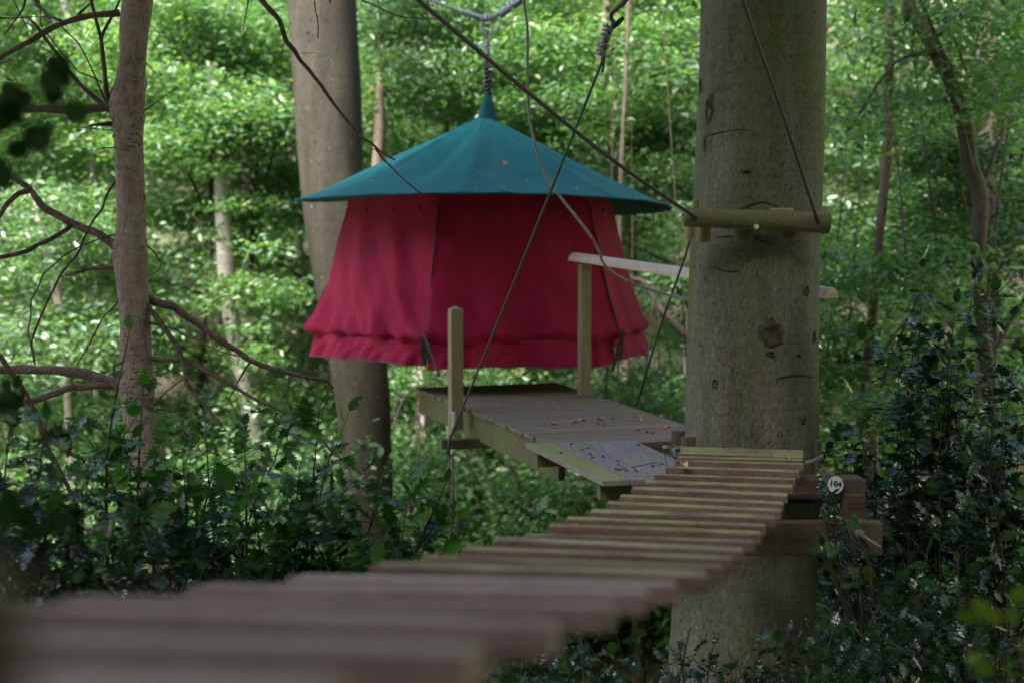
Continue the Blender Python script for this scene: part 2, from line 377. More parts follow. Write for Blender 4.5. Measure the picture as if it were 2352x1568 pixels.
    def wall_part(name, p0, p1, prof, mat, amp=1, thick=True):
        n_ = int((p1-p0)*1.6); vs = []; fs = []
        m_ = []
        for a, b in zip(prof, prof[1:]):
            for k in range(4): t = k/4; m_.append((a[0]+(b[0]-a[0])*t, a[1]+(b[1]-a[1])*t))
        m_.append(prof[-1])
        for r, h in m_:
            for i in range(n_+1):
                p = p0+(p1-p0)*i/n_; rr = wr(p, h, r)
                vs.append(tp(R(p), rr, h+(.006*math.sin(p*.8)+.012*math.sin(p*.31))*(1 if h < -.55 else 0)))
        for j in range(len(m_)-1):
            for i in range(n_): fs.append((j*(n_+1)+i, j*(n_+1)+i+1, (j+1)*(n_+1)+i+1, (j+1)*(n_+1)+i))
        return MB().add(vs, fs).build(name, mat, rt, True)
    for k in range(6):
        p0 = -15+60*k; p0 = p0-360 if p0 > 180 else p0
        nm = 'door_flap' if k == 0 else 'wall_panel'
        pr = [(r+(.012 if k == 0 else 0), h) for r, h in prof]
        if k == 0: pr = [(1.412, .66), (1.43, .56), (1.48, .36), (1.545, .12), (1.605, -.1), (1.67, -.3), (1.73, -.46), (1.775, -.56), (1.795, -.62), (1.785, -.66), (1.775, -.69)]
        wall_part(nm, p0+(.3 if k else -.6), p0+60-(.3 if k else -.6), pr, M['crimson'])
    # skirt in six gathered lengths
    def skirt(p0, p1, dr, drop):
        n_ = int((p1-p0)*3); vs = []; fs = []; rows = 16
        for j in range(rows+1):
            t = j/rows
            for i in range(n_+1):
                p = p0+(p1-p0)*i/n_
                w_ = (.026*math.sin(p*.27+1.3*math.sin(p*.11))+.016*math.sin(p*.61+2+1.2*math.sin(p*.17))+.006*math.sin(p*1.3+t*3))*t**.8
                w_ += .012*math.sin(p*.9+t*7)*t*(1-t)*2
                h = -.67-drop*t+(.005*math.sin(p*.5)+.012*math.sin(p*.12+1))*t
                vs.append(tp(R(p), (1.738+dr+.06*t)*hexf(p, .6-.1*t)+w_, h))
        for j in range(rows):
            for i in range(n_): fs.append((j*(n_+1)+i, j*(n_+1)+i+1, (j+1)*(n_+1)+i+1, (j+1)*(n_+1)+i))
        o = MB().add(vs, fs).build('skirt', M['crimson'], rt, True)
        e = MB(); e.tube([Vector(v) for v in vs[rows*(n_+1):]][::3], .0055, 5, 1); e.build('hem', M['edge'], o, True)
        return o
    skirt(-14.6, 44.6, .03, .245)
    for k in range(1, 6):
        a0, a1 = -15+60*k, 45+60*k
        if k == 5: a1 -= .9
        if k == 1: a0 += .9
        skirt(a0+.2, a1-.2, 0, .215)
    for p in (-15.4, 45.4):
        b = MB(); b.tube([tp(R(p), wr(p, h, r)+.022, h) for r, h in prof[1:9]], .008, 6, 2); b.build('piping', M['piping'], rt, True)
        # dark slit opening where flap and wall part
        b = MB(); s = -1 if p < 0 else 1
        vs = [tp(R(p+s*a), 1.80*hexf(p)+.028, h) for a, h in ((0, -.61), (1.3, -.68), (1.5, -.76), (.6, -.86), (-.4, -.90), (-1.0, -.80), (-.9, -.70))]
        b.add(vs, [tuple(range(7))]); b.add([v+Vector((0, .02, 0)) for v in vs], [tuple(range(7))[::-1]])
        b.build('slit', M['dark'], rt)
        b = MB(); b.tube([tp(R(p), 1.84*hexf(p)+.02, -.60), tp(R(p-s*2), 1.84*hexf(p)+.03, -.75), tp(R(p-s*4.5), 1.86*hexf(p), -.97)], .011, 6, 3); b.build('strap', M['edge'] if p < 0 else M['piping'], rt, True)
    # floor and top toggles
    vs = [tp(2*math.pi*i/48, 1.44, -.66) for i in range(48)]+[tp(2*math.pi*i/48, 1.44, -.71) for i in range(48)]
    MB().add(vs, [tuple(range(48)), tuple(range(95, 47, -1))]+[(i, 48+i, 48+(i+1) % 48, (i+1) % 48) for i in range(48)]).build('floor', M['dark'], rt)
    for p in (-48, -33, -22, -9, 3, 15, 27, 36, 52):
        b = MB(); c = tp(R(p), 1.47, .555); b.tube([c, c+Vector((0, 0, -.05))], .009, 6, 1); b.build('toggle', M['dark'], rt)
    return rt
build_tent()
APX = tp(0, 0, 1.78)+Vector((.045, 0, 0))

def rope(name, mat, pts, rad, label, cat='rope', parent=None, n=8, smooth=5, group=None):
    b = MB(); b.tube(pts, rad, n, smooth)
    if parent: return b.build(name, mat, parent, True)
    o = b.build(name, mat, None, True, loc=Vector(pts[0])); return tag(o, label, cat, group)
def coil(c, axis, r, turns, length, rad, n=6):
    axis = Vector(axis).normalized(); u = axis.cross(Vector((.3, 1, .1))).normalized(); v = axis.cross(u); k = int(turns*10)
    return [Vector(c)+axis*(length*i/k)+(u*math.cos(2*math.pi*i/10)+v*math.sin(2*math.pi*i/10))*r for i in range(k+1)]
def build_rigging():
    D = TZ
    rt = root('tent_hanger', APX, 'dark knotted rope and shackle rising from the tip of the teal roof', 'rope')
    top = P(1117, 72, D)
    b = MB(); b.tube([APX, P(1119, 150, D), top], .016, 8, 4); b.build('rope', M['cable'], rt, True)
    b = MB(); b.tube(coil(APX-Vector((0, 0, .03)), (0, 0, 1), .032, 7, .30, .014), .015, 6, 1); b.build('wrapping', M['piping'], rt, True)
    for y in (100, 108, 119, 127, 141):
        b = MB(); c = P(1118, y, D); b.tube(coil(c, (0.2, 0, 1), .024, 1.6, .03, .01), .012, 6, 1); b.build('knot', M['greyrope'], rt, True)
    b = MB(); c = P(1117, 62, D); b.tube([c+Vector((.06*math.sin(a), 0, .085*math.cos(a))) for a in np.linspace(-2.6, 2.6, 14)], .014, 8, 1, True); b.build('shackle', M['steel'], rt, True)
    b = MB(); b.tube(coil(P(1106, 44, D), (1, 0, .1), .03, 3, .12, .012), .015, 6, 1); b.build('knot', M['greyrope'], rt, True)
    for pts in ([(1100, 45), (1103, 60), (1110, 74), (1118, 80)], [(1152, 28), (1148, 55), (1138, 72), (1122, 80)]):
        b = MB(); b.tube([P(x, y, D) for x, y in pts], .011, 7, 4); b.build('rope', M['greyrope'], rt, True)
    o = root('suspension_rope', P(1108, 44, D), 'blue grey rope with spliced end running up left from the tent shackle', 'rope')
    b = MB(); b.tube([P(1112, 48, D), P(1040, 20, D-.1), P(960, -8, D-.2), P(600, -110, D-.8)], .014, 8, 4); b.build('rope', M['greyrope'], o, True)
    b = MB(); b.tube(coil(P(1058, 28, D-.08), P(1108, 43, D)-P(1058, 28, D-.08), .022, 7, .23, .01), .012, 6, 1); b.build('whipping', M['greyrope'], o, True)
    o = root('suspension_rope', P(1120, 47, D), 'blue grey rope with two thick wrapped splices running up right from the tent shackle', 'rope')
    b = MB(); b.tube([P(1115, 48, D), P(1150, 30, D), P(1200, -2, D-.1), P(1400, -120, D-.6)], .016, 8, 4); b.build('rope', M['greyrope'], o, True)
    for a, c in (((1148, 34), (1172, 18)), ((1176, 14), (1204, -4))):
        p, q = P(*a, D), P(*c, D); b = MB(); b.tube(coil(p, q-p, .032, 6, (q-p).length, .012), .017, 6, 1); b.build('whipping', M['greyrope'], o, True)
build_rigging()

# ------------------------------------------------------------ trees with drawn trunks
def foot(p, q):  # continue a trunk down to the ground
    d = (q-p); 
    if d.z > -.01: d = Vector((0, 0, -1))
    g = float(gz(np.array(q.x), np.array(q.y)))-.15; t = (g-q.z)/d.z; return q+d*t
def knobbly(pts, rad, n, steps, amp):
    b = MB(); b.tube(pts, rad, n, steps); return b
def noisy_trunk(pts, rad, n=56, steps=10, amp=.012, lobes=None):
    b = MB(); b.tube(pts, rad, n, steps); out = []
    for (x, y, z) in b.v:
        s = amp*(math.sin(x*6+z*1.1)*.5+math.sin(y*7+z*.8+1)*.4+math.sin(z*2.7+x*9)*.35); out.append((x+s*.8, y+s*.6, z))
    b.v = out; return b

# the big beech
BZ = 7.15
def build_big_beech():
    rows = [(-900, 1775, 120), (-300, 1760, 134), (0, 1752, 143), (300, 1745, 146), (600, 1735, 147), (900, 1727, 149), (1050, 1724, 152), (1300, 1712, 158), (1568, 1695, 164), (1900, 1672, 178)]
    pts = [P(x, y, BZ) for y, x, r in rows]; rad = [r*BZ/F for y, x, r in rows]
    g = foot(pts[-2], pts[-1]); pts.append(g); rad.append(.62); pts.insert(0, pts[0]+Vector((.1, 0, 3))); rad.insert(0, .27)
    rt = root('beech_tree', (g.x, g.y, g.z), 'massive beech trunk with smooth speckled grey bark ringed by a log collar', 'tree')
    tr = noisy_trunk(pts, rad, 72, 14).build('trunk', M['beech'], rt, True)
    # scars and burrs on the bark, as raised broken rings
    def onbark(px, py):
        r = ray(px, py); o = CAM; best = None
        c = None
        for y0, x0, r0 in rows:
            pass
        # intersect with the trunk as an upright cylinder round the local centre
        import bisect
        ys = [q[0] for q in rows]; i = max(1, min(len(rows)-1, bisect.bisect(ys, py))); t = (py-ys[i-1])/(ys[i]-ys[i-1])
        cx = rows[i-1][1]+(rows[i][1]-rows[i-1][1])*t; rr = (rows[i-1][2]+(rows[i][2]-rows[i-1][2])*t)*BZ/F; c = P(cx, py, BZ)
        ox, oy = o.x-c.x, o.y-c.y; a = r.x**2+r.y**2; b_ = 2*(ox*r.x+oy*r.y); cc = ox*ox+oy*oy-rr*rr; dsc = max(b_*b_-4*a*cc, 0)
        tt = (-b_-math.sqrt(dsc))/(2*a); p = o+r*tt; nrm = Vector((p.x-c.x, p.y-c.y, 0)).normalized(); return p, nrm
    for px, py, w_, h_ in ((1628, 255, 13, 34), (1622, 655, 6, 22), (1775, 768, 24, 26), (1852, 668, 9, 12), (1612, 800, 7, 12), (1642, 882, 8, 10), (1772, 812, 9, 6), (1870, 775, 7, 14), (1845, 965, 7, 8), (1618, 335, 4, 18), (1702, 105, 14, 6), (1835, 815, 5, 4), (1715, 395, 10, 3), (1608, 200, 3, 16)):
        p, nrm = onbark(px, py); t = Vector((0, 0, 1)).cross(nrm).normalized(); sc = p.y/F; b = MB(); k = 20; vs = []; fs = []
        js = [1+rnd.uniform(-.25, .25) for _ in range(k)]
        for f_, lift in ((1.25, -.012), (1.0, .004), (.78, .009), (.55, .001), (.25, -.003)):
            for i in range(k):
                a = 2*math.pi*i/k; q = f_*(1+(js[i]-1)*min(f_, 1)); dx = math.cos(a)*w_*sc*q; vs.append(p+t*dx+Vector((0, 0, 1))*math.sin(a)*h_*sc*q+nrm*(lift*min(1, w_/9)-dx*dx*1.3+rnd.uniform(-.0012, .0012)))
        for j in range(4):
            for i in range(k): fs.append((j*k+i, j*k+(i+1) % k, (j+1)*k+(i+1) % k, (j+1)*k+i))
        fs.append(tuple(4*k+i for i in range(k))); b.add(vs, fs); b.build('bark_scar', M['burr'], rt, True)
    # raised wrinkle lines
    for px0, py0, px1, py1, up in ((1620, 315, 1760, 310, -14), (1640, 745-200, 1770, 560, -8), (1610, 600, 1700, 625, 6), (1640, 130, 1760, 145, 6), (1700, 480, 1790, 478, -14), (1780, 870, 1870, 865, -6)):
        pts_ = []
        for i in range(9):
            t = i/8; p, nrm = onbark(px0+(px1-px0)*t, py0+(py1-py0)*t+up*math.sin(math.pi*t)+rnd.uniform(-1.5, 1.5)); pts_.append(p-nrm*.001)
        b = MB(); b.tube(pts_, [.002]+[.004]*7+[.002], 6, 2); b.build('bark_ridge', M['beech_far'], rt, True)
    # limbs and crown high above the frame, widened to block the sun
    topp = pts[0]; cl = []; lb = MB()
    for k in range(11):
        a = k*2.4+.4; st = pts[0].lerp(pts[2], rnd.uniform(0, .9)); L = rnd.uniform(3, 5.5)
        e = st+Vector((math.cos(a)*L, math.sin(a)*L, rnd.uniform(.6, 2.4))); mid = st.lerp(e, .5)+Vector((0, 0, .5))
        lb.tube([st, mid, e], [.10, .06, .02], 8, 4); cl += [mid, e, mid.lerp(e, .5), st.lerp(mid, .7)+Vector((0, 0, .3))]
    for k in range(96):  # extra unseen limbs, added as sun blockers over the foreground
        a = k*2.4+1; L = 1.5+11.5*math.sqrt((k+.5)/96); st = pts[0].lerp(pts[2], rnd.uniform(0, .5)); e = Vector((-2.5+math.cos(a)*L, -3.2+math.sin(a)*L*.98, pts[0].z-1.2+rnd.uniform(-1, 1.5)))
        lb.tube([st, st.lerp(e, .5)+Vector((0, 0, .6)), e], [.12, .07, .02], 8, 4); cl += [e, st.lerp(e, .8), st.lerp(e, .6)]
    lb.build('limb', M['beech'], rt, True)
    crown('crown', rt, [(c+Vector((rnd.uniform(-.6, .6), rnd.uniform(-.6, .6), rnd.uniform(-.2, .8))), rnd.uniform(.9, 1.7)) for c in cl for _ in range(2)], 210000, .16, M['lf_top'])
    return onbark
def crown(name, parent, clusters, N, size, mat, flat=.35, horiz=.65):
    c = np.array([list(q[0]) for q in clusters]); r = np.array([q[1] for q in clusters]); w_ = r**2; k = nr.choice(len(clusters), N, p=w_/w_.sum())
    d = nr.normal(size=(N, 3))*.5*np.array([1, 1, flat]); pos = c[k]+d*r[k][:, None]
    n_ = rdir(N)*(1-horiz)*1.6+np.array([0, 0, 1.0])*horiz; y = rdir(N); y[:, 2] = y[:, 2]*.4-.25
    rv = np.clip(nr.normal(.45, .22, N)+(nr.random(len(clusters))*.3-.15)[k], 0, 1); rv = np.where(nr.random(N) < .015, 1.0, rv*.93)
    return leaves(name, LEAF, pos, y, n_, nr.uniform(.6, 1.15, N)*size, mat, parent, rv=rv)
onbark = build_big_beech()

# log collar
def half_log(b, a, c, r, flat_dir, n=14):
    """a half round log between a and c, its flat side facing flat_dir"""
    a, c = Vector(a), Vector(c); x = (c-a).normalized(); f = Vector(flat_dir); f = (f-x*f.dot(x)).normalized(); s = x.cross(f); vs = []
    for p in (a, c):
        for i in range(n+1):
            t = math.pi*i/n; vs.append(p+s*math.cos(t)*r-f*math.sin(t)*r)
    m = n+1; fs = [(i, i+1, m+i+1, m+i) for i in range(n)]+[(n, 0, m, m+n), tuple(range(m))[::-1], tuple(range(m, 2*m))]
    b.add(vs, fs)
CZ = 6.62
def build_collar():
    a, c = P(1572, 499, CZ), P(1903, 512, CZ)
    rt = root('log_collar', a, 'horizontal mossy half log strapped across the big beech above the handrail', 'log')
    b = MB(); b.tube([a, a.lerp(c, .3), a.lerp(c, .6), c], [.056, .057, .058, .064], 22, 3); b.build('log', M['log'], rt, True)
    for px, dx in ((1599, -.02), (1880, .0)):
        p = P(px, 500 if px < 1700 else 516, CZ-.055); b = MB(); b.tube([p, p+Vector((0, .02, 0))], .011, 10, 1); b.build('hole', M['dark'], rt)
    b = MB(); p = P(1738, 521, CZ-.06); b.tube([p, p+Vector((0, .02, .003))], .014, 10, 1); b.build('knot_mark', M['rail'], rt)
    a2, c2 = P(1580, 498, BZ+.52), P(1895, 508, BZ+.52); b = MB(); b.tube([a2, c2], .055, 18, 1); b.build('rear_log', M['log'], rt, True)
    for x, y in ((1566, 494), (1566, 507), (1909, 497), (1909, 510)):
        s = 1 if x < 1700 else -1; b = MB(); p = P(x, y, CZ+.02); b.tube([p, p+Vector((s*.16, 0, 0))], .008, 8, 1); b.tube([p+Vector((s*.012, 0, 0)), p+Vector((s*.02, 0, 0))], .016, 6, 1); b.build('bolt', M['steel'], rt)
    for px, y0, y1, rr, dz, m_ in ((1583, 505, 547, .030, .12, 'endlog'), (1617, 500, 556, .042, .04, 'endlog'), (1709, 495, 554, .055, .01, 'block'), (1811, 500, 545, .052, .01, 'block'), (1888, 473, 540, .035, .12, 'endlog'), (1597, 460, 500, .02, .16, 'endlog'), (1795, 478, 500, .07, .03, 'endlog')):
        z = CZ+.07+dz; p, q = P(px, y0, z), P(px, y1, z); q.y = p.y+.01; b = MB(); half_log(b, p, q, rr, (0, 1, 0)); o = b.build('spacer_block', M[m_], rt, False, .003)
build_collar()

# ------------------------------------------------------------ platform deck
HD = -1.16
def build_deck():
    A = PH(955, 890, HD); Bp = PH(1278, 878, HD); L1 = PH(1262, 1017, HD); C = PH(1572, 975, HD)
    d = (L1-A).normalized(); s = Vector((-d.y, d.x, 0)); s = s if s.x > 0 else -s      # along the strip (towards us), across to the right
    rt = root('platform', A, 'weathered boarded platform leading from the big beech to the red tent', 'platform')
    L = (L1-A).length+.16; n = int(L/.118); tc = P(1726, 975, BZ); tc.z = 0
    farw = (Bp-A).dot(s)
    for i in range(n+1):
        t0 = i*.118; p = A+d*t0; t = t0/L
        # right edge follows the line B - C, then the trunk
        t_r = A+d*t0; be = Bp; ce = C; k = ((t_r-be).dot(d))/((ce-be).dot(d)); e = be+(ce-be)*max(0, k)
        w_ = (e-p).dot(s) if k > 0 else farw
        q = p+s*w_
        while (Vector((q.x, q.y, 0))-tc).length < .47 and w_ > .2: w_ -= .02; q = p+s*w_
        j = rnd.uniform(-.008, .008); p2 = p+s*j
        b = MB(); zz = Vector((0, 0, -.014+rnd.uniform(-.0015, .0015)))
        skew = d*(.0) 
        b.frame((p2+q)/2+d*.058+zz, (q-p2)/2, d*.0555, Vector((0, 0, .014))); b.build('deck_board', M['deck'], rt, False, .003)
    # rim joists
    for off, a0, a1, hh in ((.045, .05, L-.05, .20), (.55, .1, L-.1, .14), (1.0, .1, L*.45, .18)):
        a = A+d*a0+s*off; c = A+d*a1+s*off; z = Vector((0, 0, -.031-hh/2)); b = MB(); b.frame((a+c)/2+z, (c-a)/2, s*.024, Vector((0, 0, hh/2))); b.build('joist', M['beam_green'], rt, False, .004)
    a = A+d*.03+s*.07; c = A+d*.03+s*(farw-.05); b = MB(); b.frame((a+c)/2+Vector((0, 0, -.11)), (c-a)/2, d*.022, Vector((0, 0, .075))); b.build('joist', M['beam'], rt, False, .004)
    # a beam that sticks out to the left under the deck
    a = P(1012, 1019, 9.0); c = a+s*.9+d*.1; b = MB(); b.beam(a, c, .10, .075); b.build('outrigger_beam', M['beam_green'], rt, False, .005)
    # near trimmer beside the trunk
    a = A+d*(L+.02)+s*.2; c = A+d*(L+.02)+s*.72; b = MB(); b.frame((a+c)/2+Vector((0, 0, -.10)), (c-a)/2, d*.02, Vector((0, 0, .06))); b.build('joist', M['beam'], rt, False, .004)
    # posts
    def post(px0, top, bottom, z, w_, pyr):
        p = P(px0, top, z); q = P(px0+2, bottom, z); b = MB(); hw = w_/2; ang = R(20); ax = Vector((math.cos(ang), math.sin(ang), 0)); ay = Vector((-math.sin(ang), math.cos(ang), 0))
        h = pyr; vs = [Vector((p.x, p.y, q.z))+ax*i*hw+ay*j*hw for j in (-1, 1) for i in (-1, 1)]+[Vector((p.x, p.y, p.z-h))+ax*i*hw+ay*j*hw for j in (-1, 1) for i in (-1, 1)]
        fs = [(0, 2, 3, 1), (0, 1, 5, 4), (1, 3, 7, 5), (3, 2, 6, 7), (2, 0, 4, 6)]
        if pyr: vs.append(Vector((p.x, p.y, p.z))); fs += [(4, 5, 8), (5, 7, 8), (7, 6, 8), (6, 4, 8)]
        else: fs.append((4, 5, 7, 6))
        b.add(vs, fs); return b.build('post', M['post'], rt, False, .004)
    post(1046, 702, 990, 9.15, .10, .03)
    post(1343, 607, 908, 10.0, .092, 0)
    # handrail: half log, flat side down
    a, c = P(1320, 594, 10.15), P(1908, 679, 7.55); b = MB(); half_log(b, a, c, .075, (0, 0, -1), 16)
    b.v = [(x, y, z-.02) for x, y, z in b.v]
    b.build('handrail', M['rail'], rt, False, .006)
    return A, d, s, L
DA, Dd, Ds, DL = build_deck()

# low step of four boards
HS = -1.145
def build_step():
    TL, TR_ = PH(1206, 1017, HS), PH(1459, 1010, HS); FL, FG = PH(1383, 1103, HS), PH(1449, 1101, HS)
    rt = root('boarded_step', TL, 'low step of four grey green boards tucked beside the plank bridge', 'platform')
    bw = (FG-FL)
    for k in range(4):
        a0 = TL.lerp(TR_, k/4); a1 = TL.lerp(TR_, (k+1)/4); c0 = FL+bw*k; c1 = FL+bw*(k+1)
        e = (a1-a0)*.02; a0 = a0+e; a1 = a1-e; c0 = c0+e; c1 = c1-e
        b = MB(); z = Vector((0, 0, -.032)); vs = [a0, a1, c1, c0]; vs = vs+[v+z for v in vs]
        b.add(vs, [(0, 3, 2, 1), (4, 5, 6, 7), (0, 1, 5, 4), (1, 2, 6, 5), (2, 3, 7, 6), (3, 0, 4, 7)]); b.build('board', M['step_green' if k == 0 else 'step'], rt, False, .004)
    s = bw.normalized()
    for f, ln in ((.10, .62), (.90, .62)):
        a = TL.lerp(FL, f)+s*.03+Vector((0, 0, -.082)); c = a+s*ln; b = MB(); b.beam(a, c, .07, .095); b.build('bearer', M['beam_green'], rt, False, .004)
build_step()

# ------------------------------------------------------------ plank bridge
PL = {2: (1548, 1056), 3: (1526, 1072.5), 4: (1504.5, 1089.5), 5: (1479.5, 1105.8), 6: (1451.5, 1122.8), 7: (1423.5, 1141), 8: (1389, 1155), 9: (1352, 1173), 10: (1304, 1190.6), 11: (1258.5, 1206), 12: (1201, 1223), 13: (1132.5, 1240), 14: (1059, 1259), 15: (964, 1277), 16: (839.5, 1297), 17: (660, 1320), 18: (427, 1341), 19: (131, 1363), 20: (-313, 1388), 21: (-1037, 1432), 22: (-2300, 1525)}
PR = {2: (1843.5, 1067), 3: (1835, 1083.5), 4: (1829, 1101), 5: (1821, 1120), 6: (1812, 1137), 7: (1802, 1154), 8: (1792, 1173), 9: (1779, 1191), 10: (1765, 1208), 11: (1750, 1226), 12: (1732, 1244), 13: (1709, 1262), 14: (1685, 1281), 15: (1658, 1299), 16: (1618, 1322), 17: (1559, 1347), 18: (1490, 1367), 19: (1403, 1394), 20: (1270, 1434), 21: (1050, 1500), 22: (700, 1625)}
def build_bridge():
    ends = {}
    for k in PL:
        z = 6.38-.288*(k-2); dz = .156+(.085-.156)*min(1, (k-2)/12)
        if k == 22: z = .66; 
        ends[k] = (P(*PL[k], z+dz/2), P(*PR[k], z-dz/2))
    ends[1] = (P(1556, 1049, 6.60), P(1846, 1058, 6.46)); ends[0] = (P(1562, 1041, 6.69), P(1847, 1052, 6.56))
    rt = root('plank_bridge', (ends[0][0]+ends[0][1])/2, 'long rope bridge of spaced algae topped planks running up to the big beech', 'bridge')
    ks = sorted(ends)
    for k in ks:
        a, c = ends[k]; mid = (a+c)/2; k2 = min(max(k, 1), 21); s = ((ends[k2-1][0]+ends[k2-1][1])-(ends[k2+1][0]+ends[k2+1][1])).normalized()
        x = (c-a)/2; xn = x.normalized(); y = (s-xn*s.dot(xn)).normalized(); z = xn.cross(y); hw = .046; ht = .018
        if k <= 1: y = (y+Vector((0, 0, .5))).normalized() if k == 0 else y; y = (y-xn*y.dot(xn)).normalized(); z = xn.cross(y); hw = .040
        ex = xn*rnd.uniform(-.009, .009); hw *= rnd.uniform(.92, 1.08)*(1.3 if k >= 16 else 1); tl = rnd.uniform(-.06, .06) if k > 1 else 0; y, z = (y+z*tl).normalized(), (z-y*tl).normalized(); x = (x+z*rnd.uniform(-.004, .004)); b = MB()
        top = Vector((0, 0, 0))
        b.frame(mid-z*ht+y*hw+ex, x, y*hw, z*ht)
        # the plank's own frame so its grain runs along it
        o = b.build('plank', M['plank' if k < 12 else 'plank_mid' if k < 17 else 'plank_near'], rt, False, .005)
        if 2 <= k <= 13:
            for e, sg in ((a, 1), (c, -1)):
                for u in (.3, .7):
                    p = e+xn*sg*.075*(1+.3*u)+y*hw*2*u; m_ = MB(); m_.tube([p-z*.003, p+z*.0025], .0045, 8, 1); m_.build('screw', M['steel'], o)
    # cables under the planks
    for side, off in ((0, .12), (1, -.12)):
        pts = []
        for k in ks[::-1]:
            a, c = ends[k]; xn = (c-a).normalized(); e = (a, c)[side]+xn*off+Vector((0, .07, -.052)); pts.append(e)
        pts.append(pts[-1]+Vector((0, .2, 0.01))); b = MB(); b.tube(pts, .009, 8, 1); b.build('support_cable', M['cable'], rt, True)
    return ends
ENDS = build_bridge()

p = P(-105, 1320, .40); q = Vector((p.x, p.y, gzf_(p.x, p.y))); b = MB()  # invented near post, its blur standing in for the dark corner
b.tube([q, p-Vector((0, 0, .006)), p], [.024, .024, .018], 16, 1); o = b.build('added_post', M['burr'], None, True, loc=q); tag(o, 'dark round post added to blur the bottom left corner dark', 'post')
# support frame to the right of the trunk
def build_frame():
    rt = root('support_frame', P(1980, 1190, 6.35), 'dark timber bracket of two beams and an upright bolted beside the big beech', 'beam')
    z = 6.30
    def bx(name, x0, y0, x1, y1, z, th, mat):
        a, c = P(x0, (y0+y1)/2, z), P(x1, (y0+y1)/2, z); h = abs(P(0, y0, z).z-P(0, y1, z).z); c.z = a.z; b = MB(); b.frame((a+c)/2, (c-a)/2, Vector((0, th/2, 0)), Vector((0, 0, h/2))); return b.build(name, M[mat], rt, False, .006)
    bx('top_beam', 1700, 1094, 1979, 1131, 6.45, .16, 'beam')
    bx('lower_beam', 1440+250, 1195, 2022, 1272, 6.20, .09, 'beam')
    bx('upright', 1938, 1132, 1981, 1200, 6.36, .12, 'beam')
    bx('rear_beam', 1700, 1140, 1905, 1190, 6.62, .05, 'block')
    b = MB(); b.tube([P(1700, 1152, 6.5), P(2022, 1151, 6.5)], .012, 8, 1); b.build('rod', M['black'], rt, True)
    b = MB(); b.tube([P(1976, 1226, 6.12), P(2022, 1256, 6.0)], .010, 8, 1); b.tube([P(1970, 1223, 6.14), P(1978, 1228, 6.11)], .026, 12, 1); b.build('bolt', M['dull'], rt, True)
build_frame()
def build_tag():
    c = P(1919, 1113, 6.33); rt = root('number_tag', c, 'round white number tag on the beam end half hidden by holly', 'tag')
    b = MB(); n = 40; r = .044
    vs = [c+Vector((r*math.cos(2*math.pi*i/n), 0, r*1.12*math.sin(2*math.pi*i/n))) for i in range(n)]; vs += [v+Vector((0, .006, 0)) for v in vs]
    b.add(vs, [tuple(range(n)), tuple(range(2*n-1, n-1, -1))]+[(i, n+i, n+(i+1) % n, (i+1) % n) for i in range(n)]).build('disc', M['white'], rt, False, .001)
    cu = bpy.data.curves.new('number', 'FONT'); cu.body = '104'; cu.size = .046; cu.align_x = 'CENTER'; cu.align_y = 'CENTER'; cu.extrude = .0008; cu.offset = .0012
    t = bpy.data.objects.new('t', cu); COL.objects.link(t); dg = bpy.context.evaluated_depsgraph_get(); me = bpy.data.meshes.new_from_object(t.evaluated_get(dg)); bpy.data.objects.remove(t)
    o = bpy.data.objects.new('number', me); COL.objects.link(o); o.parent = rt; o.rotation_euler = (R(90), R(8), 0); o.location = (0, -.0018, .006); me.materials.clear(); me.materials.append(M['ink'])
build_tag()

# upright blocks round the foot of the trunk at deck level
BL = [(1557, 988, 1050, 6.98, .040, 'short round wooden block furthest left against the beech at deck level'), (1581, 1001, 1060, 6.86, .045, 'short wooden block with worn top beside the roped block by the step'),
      (1648, 1030, 1095, 6.74, .050, 'wooden block behind the left part of the last planks'), (1716, 1032, 1095, 6.71, .052, 'wooden block in the middle behind the last planks'),
      (1805, 1036, 1095, 6.73, .048, 'wooden block behind the right part of the last planks'), (1873, 1010, 1110, 6.92, .036, 'tall dark wooden block at the right side of the trunk')]
for px, y0, y1, z, r, lab in BL:
    b = MB(); half_log(b, P(px, y0, z), Vector((P(px, y0, z).x, P(px, y0, z).y, P(px, y1, z).z)), r, (0, 1, 0) if px < 1870 else (-.5, 1, 0)); o = b.build('wooden_block', M['block'], None, False, .004, loc=P(px, y1, z)); tag(o, lab, 'block', 'upright wooden blocks round the foot of the beech')
b = MB()
for k in range(3): b.tube([P(1846, 1060+k*3, 6.6), P(1866, 1056+k*2, 6.78), P(1890, 1044+k*4, 6.9)], .006, 6, 3)
tag(b.build('lashing_rope', M['greyline'], None, True, loc=P(1870, 1055, 6.8)), 'pale grey rope strands tied round the tall dark block', 'rope')
b = MB(); p = P(1556, 1024, 6.88); b.tube(coil(p, (0.3, 0, -1), .035, 3, .10, .01), .009, 6, 1); b.tube([p, P(1548, 1035, 6.8), P(1556, 1052, 6.8)], .009, 6, 3)
tag(b.build('lashing_rope', M['greyrope'], None, True, loc=p), 'blue white rope looped round the left block beside the step', 'rope')

